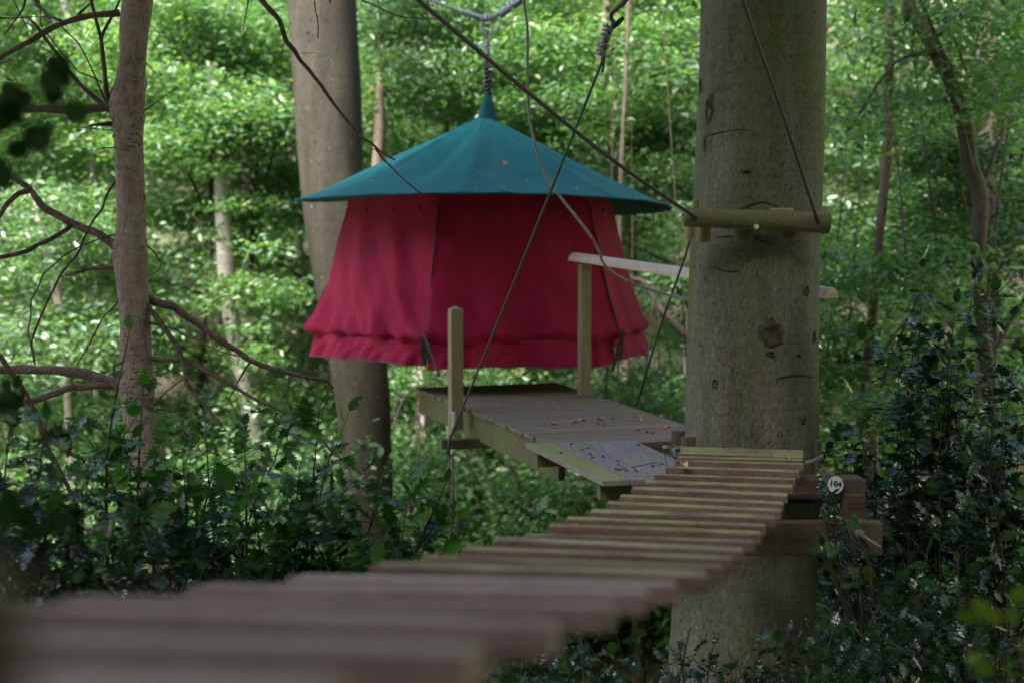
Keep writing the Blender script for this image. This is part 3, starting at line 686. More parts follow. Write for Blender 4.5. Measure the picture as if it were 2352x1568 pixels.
# ------------------------------------------------------------ cables and lines
ZR = 6.57
rope('steel_cable', M['cable'], [P(560, -330, 3.9), P(950, -8, 4.5), P(1210, 210, 5.4), P(1410, 370, 6.1), P(1599, 501, ZR)], [.010, .0105, .0105, .0105, .0105], 'thick dark cable sloping down from upper left into the log collar', 'cable')
rope('steel_cable', M['cable'], [P(1600, -380, 4.2), P(1705, -5, 5.3), P(1800, 270, 6.1), P(1880, 515, ZR)], .0095, 'dark cable hanging in front of the trunk into the right end of the log', 'cable')
def build_stay():
    rt = root('wire_stay', P(1032, 1010, 8.9), 'taut green black wire crossing in front of the tent with clamps near its top', 'cable')
    a, c = P(1384, 140, 7.4), P(1033, 1008, 8.9); b = MB(); b.tube([a, a.lerp(c, .5)+Vector((0, 0, -.02)), c], .009, 8, 5); b.build('wire', M['green_wire'], rt, True)
    b = MB(); b.tube([P(1384, 140, 7.4), P(1392, 100, 7.3), P(1402, 70, 7.3), P(1410, 52, 7.3)], .013, 8, 3); b.tube([P(1410, 52, 7.3), P(1403, 35, 7.3), P(1425, 12, 7.2), P(1448, -12, 7.1), P(1640, -260, 6.6)], [.012, .014, .016, .016, .016], 8, 3)
    b.tube([P(1404, 70, 7.3), P(1412, 56, 7.28), P(1432, 40, 7.28), P(1424, 52, 7.28), P(1408, 66, 7.3)], .010, 7, 3); b.tube([P(1390, 100, 7.3), P(1386, 150, 7.4), P(1384, 165, 7.4)], .009, 7, 2); b.build('wire_loop', M['cable'], rt, True)
    for x, y in ((1400, 68), (1394, 88), (1390, 106), (1384, 124)):
        b = MB(); p = P(x-3, y, 7.28); b.tube(coil(p, (.25, 0, 1), .018, 1.2, .03, .006), .007, 6, 1); b.tube([p+Vector((-.04, 0, .0)), p+Vector((.03, 0, -.012))], .008, 6, 1); b.tube([p+Vector((-.035, 0, .024)), p+Vector((.03, 0, .012))], .008, 6, 1); b.build('cable_clamp', M['steel'], rt, True)
    b = MB(); b.tube([P(1033, 1008, 8.9), P(1030, 1045, 8.9), P(1026, 1034, 8.88), P(1036, 1050, 8.88)], .012, 7, 3); b.tube([P(1040, 1040, 8.9), P(1041, 1130, 8.9), P(1038, 1240, 8.9)], .006, 6, 3); b.build('tail', M['green_wire'], rt, True)
    b = MB(); b.tube([P(1042, 985, 8.88), P(1043, 960, 8.85), P(1041, 945, 8.85)], .014, 7, 2); b.build('sleeve', M['white'], rt, True)
build_stay()
rope('wire_stay', M['green_wire'], [P(1640, 300, 7.9), P(1587, 545, 8.3), P(1522, 735, 8.6), P(1462, 932, 9.0)], .009, 'thin green wire passing behind the handrail down to the platform edge', 'cable')
def build_slack():
    pts = [(1200, -120, 7.5), (1203, 0, 7.6), (1211, 60, 7.6), (1212, 160, 7.7), (1214, 250, 7.8), (1228, 330, 7.8), (1255, 405, 7.9), (1285, 450, 7.9), (1325, 500, 7.9), (1355, 540, 7.9), (1374, 575, 8.0), (1392, 612, 8.2), (1440, 645, 8.4), (1510, 670, 8.5), (1590, 690, 8.4), (1700, 710, 8.2)]
    rt = root('slack_line', P(*pts[4]), 'thin slack grey line with red tape marks drooping over the handrail', 'cable')
    b = MB(); b.tube([P(*q) for q in pts], .0095, 8, 5); b.build('line', M['greyline'], rt, True)
    for q, q2 in (((1358, 544, 7.9), (1364, 555, 7.93)), ((1444, 646, 8.4), (1450, 648.5, 8.42))):
        b = MB(); b.tube([P(*q), P(*q2)], .0115, 8, 1); b.build('tape', M['redtape'], rt, True)
build_slack()

# ------------------------------------------------------------ birch on the left
def tw(pts, z, w0, w1, dz=0, z2=None):
    q = [pts[0]]
    for a, c in zip(pts, pts[1:]): ln = math.hypot(c[0]-a[0], c[1]-a[1]); j = min(ln*.045, 2.6); q += [((a[0]+c[0])/2+rnd.uniform(-j, j), (a[1]+c[1])/2+rnd.uniform(-j, j)), c]
    pts = q
    n = len(pts); P_ = [P(x, y, z+(dz*i/(n-1))) for i, (x, y) in enumerate(pts)]; r = [(w0+(w1-w0)*i/(n-1))*z/F/2*rnd.uniform(.9, 1.13) for i in range(n)]; r[0] *= 1.2; return P_, r
def twigs_on(b, P_, r, dens, L, rr=.0022):
    for i in range(len(P_)-1):
        for _ in range(dens):
            t = rnd.random(); p = P_[i].lerp(P_[i+1], t); d = Vector((rnd.uniform(-1, 1), rnd.uniform(-.6, .6), rnd.uniform(-1, 1))).normalized()
            ll = L*rnd.uniform(.4, 1); b.tube([p, p+d*ll*.5+Vector((0, 0, -.01)), p+d*ll+Vector((rnd.uniform(-.02, .02), 0, rnd.uniform(-.04, .02)))], [rr, rr*.8, rr*.5], 5, 2)
def build_birch():
    z = 5.8; rows = [(-500, 330, 55), (-150, 322, 60), (0, 315.5, 69), (60, 308, 64), (137, 304, 58), (190, 299, 66), (225, 291, 78), (245, 290, 80), (275, 294, 72), (320, 294.5, 65), (440, 299, 62), (517, 300, 65), (560, 298, 74), (600, 299, 76), (650, 303, 70), (722, 309, 68), (824, 312, 70), (880, 314, 77), (927, 318, 74), (1030, 334, 75), (1170, 366, 74), (1273, 378, 79), (1500, 400, 84), (1800, 440, 90)]
    pts = [P(x, y, z) for y, x, w_ in rows]; rad = [w_/2*z/F for y, x, w_ in rows]; g = foot(pts[-2], pts[-1]); pts.append(g); rad.append(.13)
    rt = root('birch_tree', g, 'slim pinkish grey birch trunk with rough knots and bare branches at left', 'tree')
    b = noisy_trunk(pts, rad, 36, 6, .004)
    b.v = [(x+rnd.gauss(0, .0008), y+rnd.gauss(0, .0008), zz) for x, y, zz in b.v]
    # rough flaky collars
    for (y0, y1, n_, sd) in ((170, 235, 40, 1), (215, 345, 90, 0), (540, 600, 30, -1), (560, 700, 60, 1)):
        for _ in range(n_):
            y = rnd.uniform(y0, y1); import bisect
            ys = [q[0] for q in rows]; i = bisect.bisect(ys, y); t = (y-ys[i-1])/(ys[i]-ys[i-1]); cx = rows[i-1][1]*(1-t)+rows[i][1]*t; ww = (rows[i-1][2]*(1-t)+rows[i][2]*t)/2
            a = (rnd.choice((-1, 1)) if sd == 0 else sd)*rnd.uniform(.75, 1.45); c = P(cx, y, z); rr = ww*z/F
            p = c+Vector((math.sin(a)*rr, -math.cos(a)*rr, 0)); s = rnd.uniform(.002, .006); tt = Vector((math.cos(a), math.sin(a), rnd.uniform(-.2, .2)))
            b.tube([p-tt*s*2.4, p+Vector((0, 0, s*.3)), p+tt*s*2.4], [s*.4, s, s*.4], 5, 1)
    b.build('trunk', M['birch'], rt, True)
    br = [([(275, 30), (215, 35), (150, 52), (100, 75), (50, 105), (-10, 140)], 14, 11, 'limb'),
          ([(262, 248), (245, 246), (190, 252), (130, 252), (60, 250), (-20, 244)], 24, 14, 'limb'),
          ([(262, 262), (236, 240), (185, 195), (137, 133), (99, 82), (72, 48)], 12, 7, 'twig'),
          ([(262, 250), (248, 232), (242, 180), (232, 90), (222, 50), (207, -10)], 11, 7, 'twig'), ([(232, 92), (245, 60), (262, 30), (282, -10)], 7, 4, 'twig'),
          ([(246, 240), (220, 180), (180, 100), (140, 60)], 4, 3, 'twig'), ([(235, 190), (180, 165), (140, 120), (95, 60), (90, 0)], 3, 2, 'twig'),
          ([(285, 575), (262, 562), (222, 535), (164, 512), (102, 478), (68, 434), (20, 403), (-20, 380)], 24, 10, 'limb'),
          ([(66, 436), (42, 445), (15, 470), (-12, 512)], 13, 10, 'limb'), ([(162, 514), (157, 524), (113, 551), (61, 577), (-12, 593)], 12, 9, 'twig'),
          ([(275, 608), (255, 613), (205, 618), (150, 632)], 12, 8, 'limb'),
          ([(272, 405), (250, 440), (235, 480), (208, 517), (180, 580), (140, 630), (110, 690), (88, 740), (72, 790), (80, 838)], 5, 5, 'twig'),
          ([(272, 537), (220, 552), (150, 585), (100, 630), (72, 690), (65, 760), (78, 830)], 4, 3, 'twig'),
          ([(320, 672), (345, 688), (400, 705), (450, 740), (500, 778), (545, 805), (580, 830), (640, 850), (700, 865), (750, 873), (765, 890)], 20, 7, 'limb'),
          ([(330, 690), (345, 712), (375, 750), (410, 800), (425, 850), (430, 880), (450, 905), (478, 940), (510, 975)], 13, 6, 'twig'),
          ([(330, 820), (350, 823), (400, 825), (450, 840), (500, 868), (550, 895), (600, 922), (650, 945), (700, 985), (740, 1010), (780, 1050), (832, 1088)], 11, 5, 'limb'),
          ([(330, 740), (400, 755), (450, 780), (500, 805), (570, 821)], 5, 3, 'twig'),
          ([(300, 885), (240, 875), (200, 860), (130, 850), (60, 848), (-20, 850)], 28, 18, 'limb'), ([(300, 905), (270, 888), (220, 885), (160, 890), (90, 915), (-20, 950)], 18, 14, 'limb'),
          ([(664, 864), (660, 940), (650, 1000), (630, 1060), (615, 1085)], 5, 3, 'twig'), ([(655, 945), (652, 985), (668, 1025)], 4, 2, 'twig'), ([(577, 828), (550, 870), (538, 895), (520, 930)], 4, 3, 'twig'), ([(538, 895), (545, 880), (538, 862)], 3, 2, 'twig'),
          ([(330, 255), (360, 235), (405, 204)], 3, 2.5, 'twig'), ([(325, 130), (340, 150), (365, 180)], 3, 1.5, 'twig'), ([(325, 165), (337, 190), (332, 240), (325, 262)], 2.5, 2, 'twig'), ([(258, 285), (230, 286), (205, 290)], 12, 3, 'twig'), ([(262, 300), (230, 297), (180, 292)], 3, 2, 'twig'), ([(265, 338), (240, 340), (215, 347)], 3, 2, 'twig'),
          ([(330, 555), (355, 580), (370, 605), (365, 620), (340, 635)], 3.5, 2.5, 'twig'), ([(275, 685), (240, 725), (210, 780), (175, 840)], 4, 3, 'twig'), ([(355, 930), (380, 900), (420, 870), (460, 858)], 4, 2.5, 'twig'), ([(350, 940), (400, 945), (440, 925)], 4, 3, 'twig'), ([(330, 445), (335, 465), (340, 480)], 4, 2, 'twig'),
          ([(487, 700), (495, 690), (510, 682), (530, 680)], 2, 1.5, 'twig'), ([(20, -20), (60, 60), (75, 80)], 3, 2, 'twig'), ([(0, 42), (60, 40), (130, 42)], 3, 2, 'twig'), ([(60, -10), (50, 25), (10, 80)], 6, 3, 'twig'), ([(82, -10), (85, 12), (110, 35), (140, 48)], 10, 6, 'twig'), ([(180, 35), (195, 20), (220, -10)], 6, 4, 'twig')]
    for k, (pp, w0, w1, m_) in enumerate(br):
        P_, r = tw(pp, z+.0, w0, w1, rnd.uniform(-.35, .35)); 
        b = MB(); b.tube(P_, r, 10, 4, True, .06); 
        if w0 > 6: twigs_on(b, P_, r, 2, .03, .0018)
        if w0 > 9 and k not in (1,): twigs_on(b, P_, r, 1, .16, .0017)
        b.build('branch', M[m_], rt, True)
build_birch()
def loose_branch(name, items, z, lab, cat='branch', mat='twig'):
    P0 = P(*items[0][0][0], z); rt = root(name, P0, lab, cat)
    for pp, w0, w1, m_ in items:
        P_, r = tw(pp, z, w0, w1, rnd.uniform(-.05, .05)); b = MB(); b.tube(P_, r, 9, 4, True, .06); twigs_on(b, P_, r, 1, .02, .0018); b.build('stem' if w0 > 8 else 'twig', M[m_], rt, True)
loose_branch('dead_branch', [([(420, -260), (520, -90), (598, -2), (640, 45), (658, 95), (690, 140), (720, 175), (750, 215), (800, 280), (830, 315), (870, 345), (908, 368)], 14, 4, 'twig'), ([(862, 340), (872, 355), (890, 375), (930, 415), (975, 450)], 5, 3, 'twig'), ([(692, 122), (720, 121), (738, 126), (755, 134), (766, 142), (765, 168)], 2.6, 1.6, 'lichen'), ([(757, 134), (745, 148), (725, 155)], 2.6, 2, 'lichen'), ([(658, 80), (668, 52)], 2, 2, 'lichen'), ([(655, 90), (648, 110), (646, 125)], 2, 1.5, 'twig')], 6.3, 'long thin bare branch reaching down in front of the tent roof')
loose_branch('dead_branch', [([(-60, 760), (0, 818), (20, 850), (60, 910), (90, 970), (110, 1030), (135, 1075), (190, 1190)], 13, 10, 'twig'), ([(95, 985), (115, 1008), (150, 1035), (195, 1052)], 13, 8, 'limb')], 5.5, 'dark leaning branch crossing in front of the pale birch limbs at left edge')
loose_branch('dead_branch', [([(60, 1170), (100, 1185), (150, 1198), (200, 1215), (260, 1222)], 9, 9, 'limb')], 5.6, 'short pale stick lying in the holly at lower left')
loose_branch('dead_branch', [([(760, 8), (740, -40), (735, -90)], 3, 4, 'twig'), ([(730, 88), (728, 40), (722, 0)], 2.5, 2.5, 'twig'), ([(830, 2), (870, 18), (920, 38), (980, 44)], 3, 2, 'twig'), ([(560, 70), (565, 30), (570, -10)], 2.5, 2.5, 'twig')], 6.4, 'wispy thin twigs hanging at the top edge left of the tent ropes')

# ------------------------------------------------------------ second beech
def build_second():
    z = 14.2; rows = [(-700, 730, 165), (-200, 737, 160), (0, 741, 158), (200, 750, 150), (400, 762, 138), (600, 783, 132), (840, 819, 130), (1000, 836, 116), (1220, 848, 90), (1400, 850, 80)]
    rows = [(y, x, (w_ if y < 1000 else 118)) for y, x, w_ in rows]
    pts = [P(x, y, z) for y, x, w_ in rows]; rad = [w_/2*z/F for y, x, w_ in rows]; g = foot(pts[-2], pts[-1]); pts.append(g); rad.append(.4)
    rt = root('beech_tree', g, 'tall grey beech trunk rising behind the left side of the tent', 'tree')
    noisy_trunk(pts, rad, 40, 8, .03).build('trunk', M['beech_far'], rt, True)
    cl = [(pts[0]+Vector((rnd.uniform(-4, 4), rnd.uniform(-3, 4), rnd.uniform(-.5, 4))), rnd.uniform(1, 1.8)) for _ in range(26)]
    lb = MB()
    for c, r in cl[:10]: s_ = pts[0].lerp(pts[1], rnd.random()); lb.tube([s_, s_.lerp(c, .5)+Vector((0, 0, .4)), c], [.12, .07, .02], 7, 3)
    lb.build('limb', M['beech_far'], rt, True); crown('crown', rt, cl, 3500, .09, M['lf_top'])
build_second()

# ------------------------------------------------------------ woodland behind
def gzf(x, y): return float(gz(np.array(float(x)), np.array(float(y))))
def wood_tree(name, lab, pts, ws, z, mat, crowns, N, size, leafm, limbs=3, grp='trees standing in the wood behind', lean=None):
    """trunk drawn through photo points at depth z, with a crown of leaf sprays"""
    P_ = [P(x, y, z) for x, y in pts]; r = [w_/2*z/F for w_ in ws]; g = foot(P_[-2], P_[-1]); P_.append(g); r.append(r[-1]*1.25)
    up = P_[0]+Vector((rnd.uniform(-.3, .3), 0, 3.5 if mat != 'pale' else 1.0)); P_.insert(0, up); r.insert(0, r[0]*.8); (P_.insert(0, up+Vector((rnd.uniform(-.6, .6), .3, 5))), r.insert(0, r[0]*.45)) if mat != 'pale' else None
    rt = root(name, g, lab, 'tree', grp); noisy_trunk(P_, r, 16, 5, .03).build('trunk', M[mat], rt, True)
    cl = [(P(x, y, z+dz), rr) for x, y, dz, rr in crowns]; lb = MB()
    for c, rr in cl[::max(1, len(cl)//6)]:
        k = rnd.randrange(0, max(1, len(P_)-3)); s_ = P_[k].lerp(P_[k+1], rnd.random()); lb.tube([s_, s_.lerp(c, .5)+Vector((0, 0, .25)), c], [r[k]*.4, r[k]*.25, .012], 6, 3)
    lb.build('limb', M['brown' if mat == 'brown' else 'twig'], rt, True)
    return crown('crown', rt, cl, int(N*1.15), size*1.3, M[leafm])
def cloud(x0, x1, y0, y1, n, rr=(.5, .9), dz=(-1.5, 1.5)):
    return [(rnd.uniform(x0, x1), rnd.uniform(y0, y1), rnd.uniform(*dz), rnd.uniform(*rr)) for _ in range(n)]
TG = 'trees standing in the wood behind'
wood_tree('birch_tree', 'white birch trunk, left one of the pale pair between birch and tent', [(500, 300), (510, 450), (522, 600), (535, 740), (560, 870)], [26, 30, 38, 34, 36], 17, 'pale', cloud(330, 700, -60, 420, 22, (.6, 1.0))+cloud(440, 640, 420, 860, 12, (.25, .5), (-1.8, -.3)), 9000, .09, 'lf_a', grp=None)
wood_tree('birch_tree', 'white birch trunk, right one of the pale pair between birch and tent', [(570, 330), (572, 480), (575, 620), (572, 740), (590, 880)], [26, 32, 38, 36, 34], 18.5, 'pale', cloud(400, 700, 60, 520, 18, (.6, 1.0))+cloud(480, 700, 420, 860, 12, (.25, .5), (-1.8, -.3)), 8000, .09, 'lf_c', grp=None)
wood_tree('birch_tree', 'crooked pale trunk glimpsed between the birch branches at top left', [(150, 20), (185, 110), (195, 180), (212, 260), (215, 380)], [18, 20, 22, 20, 20], 19, 'pale', cloud(-60, 330, -40, 400, 30, (.6, 1.0)), 10000, .09, 'lf_a', grp=None)
wood_tree('beech_tree', 'dark thin trunk just right of the second beech above the roof', [(872, -40), (870, 100), (872, 200), (868, 300)], [22, 22, 24, 26], 17, 'brown', cloud(830, 1110, -60, 300, 24, (.5, .9)), 9000, .085, 'lf_c', grp=None)
wood_tree('beech_tree', 'brown trunk right of the roof seen below the sloping cable', [(1385, 100), (1395, 190), (1405, 300), (1412, 430)], [22, 26, 22, 22], 16, 'brown', cloud(1180, 1560, -60, 330, 34, (.5, .9)), 13000, .085, 'lf_a', grp=None)
wood_tree('beech_tree', 'slender brown trunk close to the left edge of the big beech', [(1436, 180), (1436, 300), (1442, 430), (1450, 520)], [14, 16, 18, 18], 18, 'brown', cloud(1380, 1620, 60, 460, 20, (.5, .9)), 8000, .085, 'lf_c', grp=None)
wood_tree('beech_tree', 'pinkish pale trunk directly right of the tent roof peak', [(1300, 140), (1312, 260), (1322, 380), (1325, 480)], [22, 30, 26, 26], 20, 'pale', cloud(1180, 1500, 150, 480, 14, (.5, .8)), 4500, .085, 'lf_a', grp=None)
wood_tree('beech_tree', 'dark crooked trunk snaking down the right side of the picture', [(2090, -40), (2110, 40), (2145, 110), (2190, 210), (2215, 300), (2225, 380), (2250, 460), (2245, 620), (2262, 800), (2285, 1000)], [30, 34, 32, 30, 34, 38, 36, 30, 30, 34], 11, 'brown', cloud(1950, 2420, -80, 300, 34, (.35, .75), (-1, 1.6)), 6000, .07, 'lf_a', grp=None)
wood_tree('beech_tree', 'stout brown trunk low at far right behind the holly', [(2270, 350), (2275, 600), (2262, 850), (2265, 1000), (2275, 1200)], [40, 42, 48, 50, 52], 14, 'brown', cloud(2100, 2450, 250, 640, 24, (.4, .8)), 9000, .08, 'lf_b', grp=None)
wood_tree('beech_tree', 'mossy brown trunk standing just right of the timber bracket', [(1990, 850), (1995, 950), (2000, 1050), (2010, 1150), (2012, 1250)], [24, 26, 32, 38, 42], 12, 'brown', cloud(1890, 2200, 560, 1000, 16, (.35, .7)), 5500, .075, 'lf_a', grp=None)
wood_tree('birch_tree', 'thin pale trunk under the tent left of the deck post', [(960, 780), (965, 900), (968, 1000), (975, 1120)], [14, 14, 13, 13], 17, 'pale', cloud(880, 1120, 860, 1200, 9, (.5, .8)), 2500, .08, 'lf_a', grp=None)
wood_tree('birch_tree', 'thin pale trunk below the outrigger beam', [(1025, 860), (1030, 930), (1040, 1060), (1045, 1200)], [16, 16, 18, 18], 16, 'pale', cloud(900, 1200, 1000, 1260, 9, (.5, .8)), 2500, .08, 'lf_a', grp=None)
wood_tree('beech_tree', 'grey leaning trunk right of the tent skirt below the handrail', [(1420, 560), (1480, 650), (1530, 720), (1600, 790)], [10, 12, 14, 16], 14.5, 'brown', cloud(1390, 1620, 840, 1100, 10, (.4, .7)), 3000, .08, 'lf_a', grp=None)
wood_tree('birch_tree', 'pale blurred trunk low at the far left among the undergrowth', [(120, 600), (150, 760), (155, 900), (160, 1050)], [20, 22, 24, 24], 16, 'pale', cloud(-60, 330, 420, 900, 28, (.5, .9)), 8500, .085, 'lf_c', grp=None)

# more trees filling the wood: one proto per kind, copied
def proto_tree(k, mat, leafm, N):
    rt = root('understorey_tree', (0, 0, 0), '', 'tree'); P_ = [Vector((0, 0, 12)), Vector((.2, .1, 8)), Vector((-.1, 0, 4.5)), Vector((.1, .1, 2)), Vector((0, 0, -.3))]; noisy_trunk(P_, [.02, .04, .06, .075, .09], 12, 4, .03).build('trunk', M[mat], rt, True)
    cl = []
    lb = MB()
    for i in range(30):
        a = i*2.4+k; z = 1.2+10.5*(i/30); L = rnd.uniform(.9, 2.9)*(1-.35*abs(i/30-.4)); c = Vector((math.cos(a)*L, math.sin(a)*L, z+rnd.uniform(-.2, .7))); s_ = Vector((0, 0, z-.4)); lb.tube([s_, s_.lerp(c, .5)+Vector((0, 0, .2)), c], [.035, .022, .008], 6, 3)
        for _ in range(3): cl.append((c.lerp(s_, rnd.uniform(0, .5))+Vector((rnd.uniform(-.5, .5), rnd.uniform(-.5, .5), rnd.uniform(-.25, .25))), rnd.uniform(.55, 1.0)))
    lb.build('limb', M['twig'], rt, True); crown('crown', rt, cl, N, .125, M[leafm], .28); return rt
protos = [proto_tree(0, 'beech_far', 'lf_a', 26000), proto_tree(1, 'pale', 'lf_c', 24000), proto_tree(2, 'brown', 'lf_b', 19000)]
used = set()
def place(k, x, y, s, rot, lab, grp):
    pr = protos[k]
    if k not in used: used.add(k); o = pr
    else:
        o = pr.copy(); COL.objects.link(o)
        for ch in pr.children: c = ch.copy(); COL.objects.link(c); c.parent = o
    o.location = (x, y, gzf(x, y)); o.rotation_euler = (0, 0, rot); o.scale = (s, s, s*rnd.uniform(.9, 1.1)); o['label'] = lab; o['group'] = grp
spots = []
for i in range(44):
    y = 16.5+i*.62; k_ = (y*.5); 
    x = ((i*0.618) % 1*2-1)*(y*.56)+rnd.uniform(-.6, .6)
    spots.append((x, y))
for i, (x, y) in enumerate(spots):
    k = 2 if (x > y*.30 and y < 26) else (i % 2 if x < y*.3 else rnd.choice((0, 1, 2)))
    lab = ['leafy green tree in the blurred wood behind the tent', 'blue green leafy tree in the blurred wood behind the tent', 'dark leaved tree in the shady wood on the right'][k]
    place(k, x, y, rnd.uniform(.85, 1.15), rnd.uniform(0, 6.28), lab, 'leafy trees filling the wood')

for i in range(12):  # unseen trees, added to cut the light from behind the camera
    place(i % 3, -9+rnd.uniform(-2, 2)+(i % 4)*6, -6-(i//4)*4, 1.1, i*1.3, 'leafy tree added unseen behind the onlooker to block light', 'leafy trees filling the wood')
# undergrowth shrubs
def proto_shrub(leafm, N):
    rt = root('shrub', (0, 0, 0), '', 'shrub'); lb = MB(); cl = []
    for i in range(12):
        a = i*2.4; L = rnd.uniform(.3, 1.3); c = Vector((math.cos(a)*L, math.sin(a)*L, rnd.uniform(.6, 2.6))); lb.tube([Vector((0, 0, -.1)), c*.5+Vector((0, 0, .2)), c], [.02, .014, .006], 5, 3); cl += [(c, rnd.uniform(.45, .8)), (c*.7+Vector((0, 0, .1)), rnd.uniform(.4, .7))]
    lb.build('stem', M['twig'], rt, True); crown('foliage', rt, cl, N, .115, M[leafm], .45, .55); return rt
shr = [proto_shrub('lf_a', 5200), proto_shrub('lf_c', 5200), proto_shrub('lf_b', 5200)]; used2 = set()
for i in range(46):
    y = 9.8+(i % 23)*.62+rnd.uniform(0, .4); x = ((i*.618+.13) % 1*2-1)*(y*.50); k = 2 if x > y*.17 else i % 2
    if x < y*.2: y = max(y, 14.5)+(3.5 if y < 14.5 else 0)
    pr = shr[k]
    if k not in used2: used2.add(k); o = pr
    else:
        o = pr.copy(); COL.objects.link(o)
        for ch in pr.children: c = ch.copy(); COL.objects.link(c); c.parent = o
    s = rnd.uniform(.9, 1.5); o.location = (x, y, gzf(x, y)); o.rotation_euler = (0, 0, rnd.uniform(0, 6.28)); o.scale = (s, s, s)
    tag(o, ['bright green leafy shrub in the blurred undergrowth', 'blue green leafy shrub in the blurred undergrowth', 'dark green leafy shrub in the shady undergrowth at right'][k], 'shrub', 'shrubs of the undergrowth')
# ground cover
N = 70000; y = 7+nr.random(N)**1.0*38; x = (nr.random(N)*2-1)*(y*.52+1); hh = nr.random(N)**2*.55
pos = np.stack([x, y, gz(x, y)+hh], 1); n_ = rdir(N)*.6+np.array([0, 0, 1]); yy = rdir(N); yy[:, 2] = abs(yy[:, 2])*.3
keep = (np.sin(x*.9+np.sin(y*.7)*2)+np.sin(y*1.1+x*.3)+nr.normal(size=N)*.5) > -.1
o = leaves('ground_cover', LEAF, pos[keep], yy[keep], n_[keep], nr.uniform(.07, .13, keep.sum()), M['lf_a']); tag(o, 'patchy green ivy and seedlings covering the forest floor', 'ground cover', None, 'stuff')

# ------------------------------------------------------------ holly
def holly(rootp, tips, lab, dens=16, size=.075, side=5, name='holly_bush', spread=.22, mat='holly', grp=None, sr=.006):
    rt = root(name, rootp, lab, 'holly', grp); sb = MB(); pos = []; yd = []; nd = []; sz = []
    for tip in tips:
        a, c = Vector(rootp), Vector(tip); mid = a.lerp(c, .55)+Vector((rnd.uniform(-.12, .12), rnd.uniform(-.12, .12), .05)); pts = [a, mid, c]
        sb.tube(pts, [sr*1.6, sr, sr*.35], 6, 5)
        L = (c-mid).length
        shoots = [(mid.lerp(c, .0), c, 1.0)]
        for k in range(side):
            t = rnd.uniform(-.1, .85); s_ = mid.lerp(c, max(t, 0)) if t > 0 else a.lerp(mid, 1+t); dv = Vector((rnd.uniform(-1, 1), rnd.uniform(-.8, .8), rnd.uniform(-.25, .6))).normalized()*spread*rnd.uniform(.6, 1.6)
            e = s_+dv; sb.tube([s_, s_.lerp(e, .5)+Vector((0, 0, -.012)), e], [sr*.5, sr*.4, sr*.25], 5, 3); shoots.append((s_, e, .8))
        for s_, e, q in shoots:
            d = (e-s_); ln = d.length; dn = d.normalized(); m_ = max(4, int(ln*dens/.3*.31)); u = dn.cross(Vector((0, 0, 1))); u = u.normalized() if u.length > .05 else Vector((1, 0, 0)); v = dn.cross(u)
            for i in range(m_):
                t = (i+.6)/m_; p = s_.lerp(e, t); an = i*2.4+rnd.uniform(-.4, .4); out = (u*math.cos(an)+v*math.sin(an)); y_ = (out+dn*rnd.uniform(.2, .9)+Vector((0, 0, rnd.uniform(-.35, .1)))).normalized()
                if i == m_-1: y_ = (dn+out*.3).normalized()
                n_ = Vector((rnd.gauss(0, .35), rnd.gauss(-.12, .35), 1)); pos.append(p+y_*.006); yd.append(y_); nd.append(n_); sz.append(size*1.36*rnd.uniform(.5, 1.15)*(1-.25*abs(t-.5)))
    sb.build('stem', M['hstem'], rt, True)
    rv = np.clip(nr.beta(1.1, 1.9, len(pos)), 0, 1)
    leaves('foliage', HOLLY, np.array(pos), np.array(yd), np.array(nd), np.array(sz), M[mat], rt, True, rv, warp=.5)
    return rt
def T(z0, z1, *px): return [P(x, y, rnd.uniform(z0, z1)) for x, y in px]
def ground_root(px, z): p = P(px, 1568, z); return Vector((p.x, p.y, gzf(p.x, p.y)-.05))
def hroot(px, py, z): return P(px, py, z)
rnd.seed(21); nr = np.random.default_rng(21)
holly(hroot(330, 1650, 5.0), T(4.6, 5.2, (300, 745), (330, 880), (260, 960), (205, 985), (370, 1010), (300, 1060), (420, 1060), (240, 1120), (340, 1160), (410, 1190)), 'tall holly shoot with spiny leaves standing in front of the birch trunk', 15, .088, 5)
holly(hroot(560, 1650, 5.0), T(4.6, 5.4, (470, 925), (560, 965), (500, 1040), (620, 1045), (570, 1110), (450, 1150), (640, 1180), (520, 1210), (600, 1260), (470, 1290)), 'bushy holly between the birch trunk and the hanging twigs', 17, .092, 6)
holly(hroot(740, 1650, 5.1), T(4.8, 5.5, (735, 925), (770, 1000), (690, 1060), (730, 1120), (660, 1130), (780, 1180), (700, 1230), (740, 1300), (820, 1250)), 'upright holly stem rising in front of the second beech', 16, .085, 5)
holly(hroot(760, 1620, 4.9), T(4.8, 5.2, (1030, 1095), (940, 1130), (880, 1085), (1010, 1190), (900, 1200), (1030, 1260), (950, 1270), (860, 1310)), 'sharp holly spray with large leaves pointing right towards the bridge', 16, .098, 4)
holly(hroot(60, 1700, 4.4), T(3.8, 4.6, (40, 880), (110, 950), (20, 1010), (160, 1040), (80, 1110), (190, 1130), (40, 1180), (130, 1220), (220, 1220), (60, 1270)), 'dark holly crowding the left edge of the picture', 16, .080, 6, mat='holly_shaded')
holly(hroot(250, 1720, 4.6), T(4.2, 5.0, (150, 1250), (250, 1230), (330, 1260), (420, 1300), (200, 1320), (300, 1330), (90, 1330), (380, 1350), (500, 1340), (10, 1340), (450, 1250)), 'low mass of holly right behind the nearest planks at left', 18, .082, 7, mat='holly_shaded')
holly(hroot(620, 1720, 5.2), T(5.0, 5.8, (560, 1300), (650, 1320), (740, 1330), (830, 1290), (900, 1260), (960, 1240), (1010, 1300), (700, 1290)), 'low holly just behind the middle of the bridge', 17, .082, 7)
holly(hroot(1200, 1640, 6.0), T(5.8, 6.3, (1240, 1160), (1215, 1215), (1170, 1250), (1250, 1230)), 'small holly tip showing above the planks below the step', 10, .085, 2)
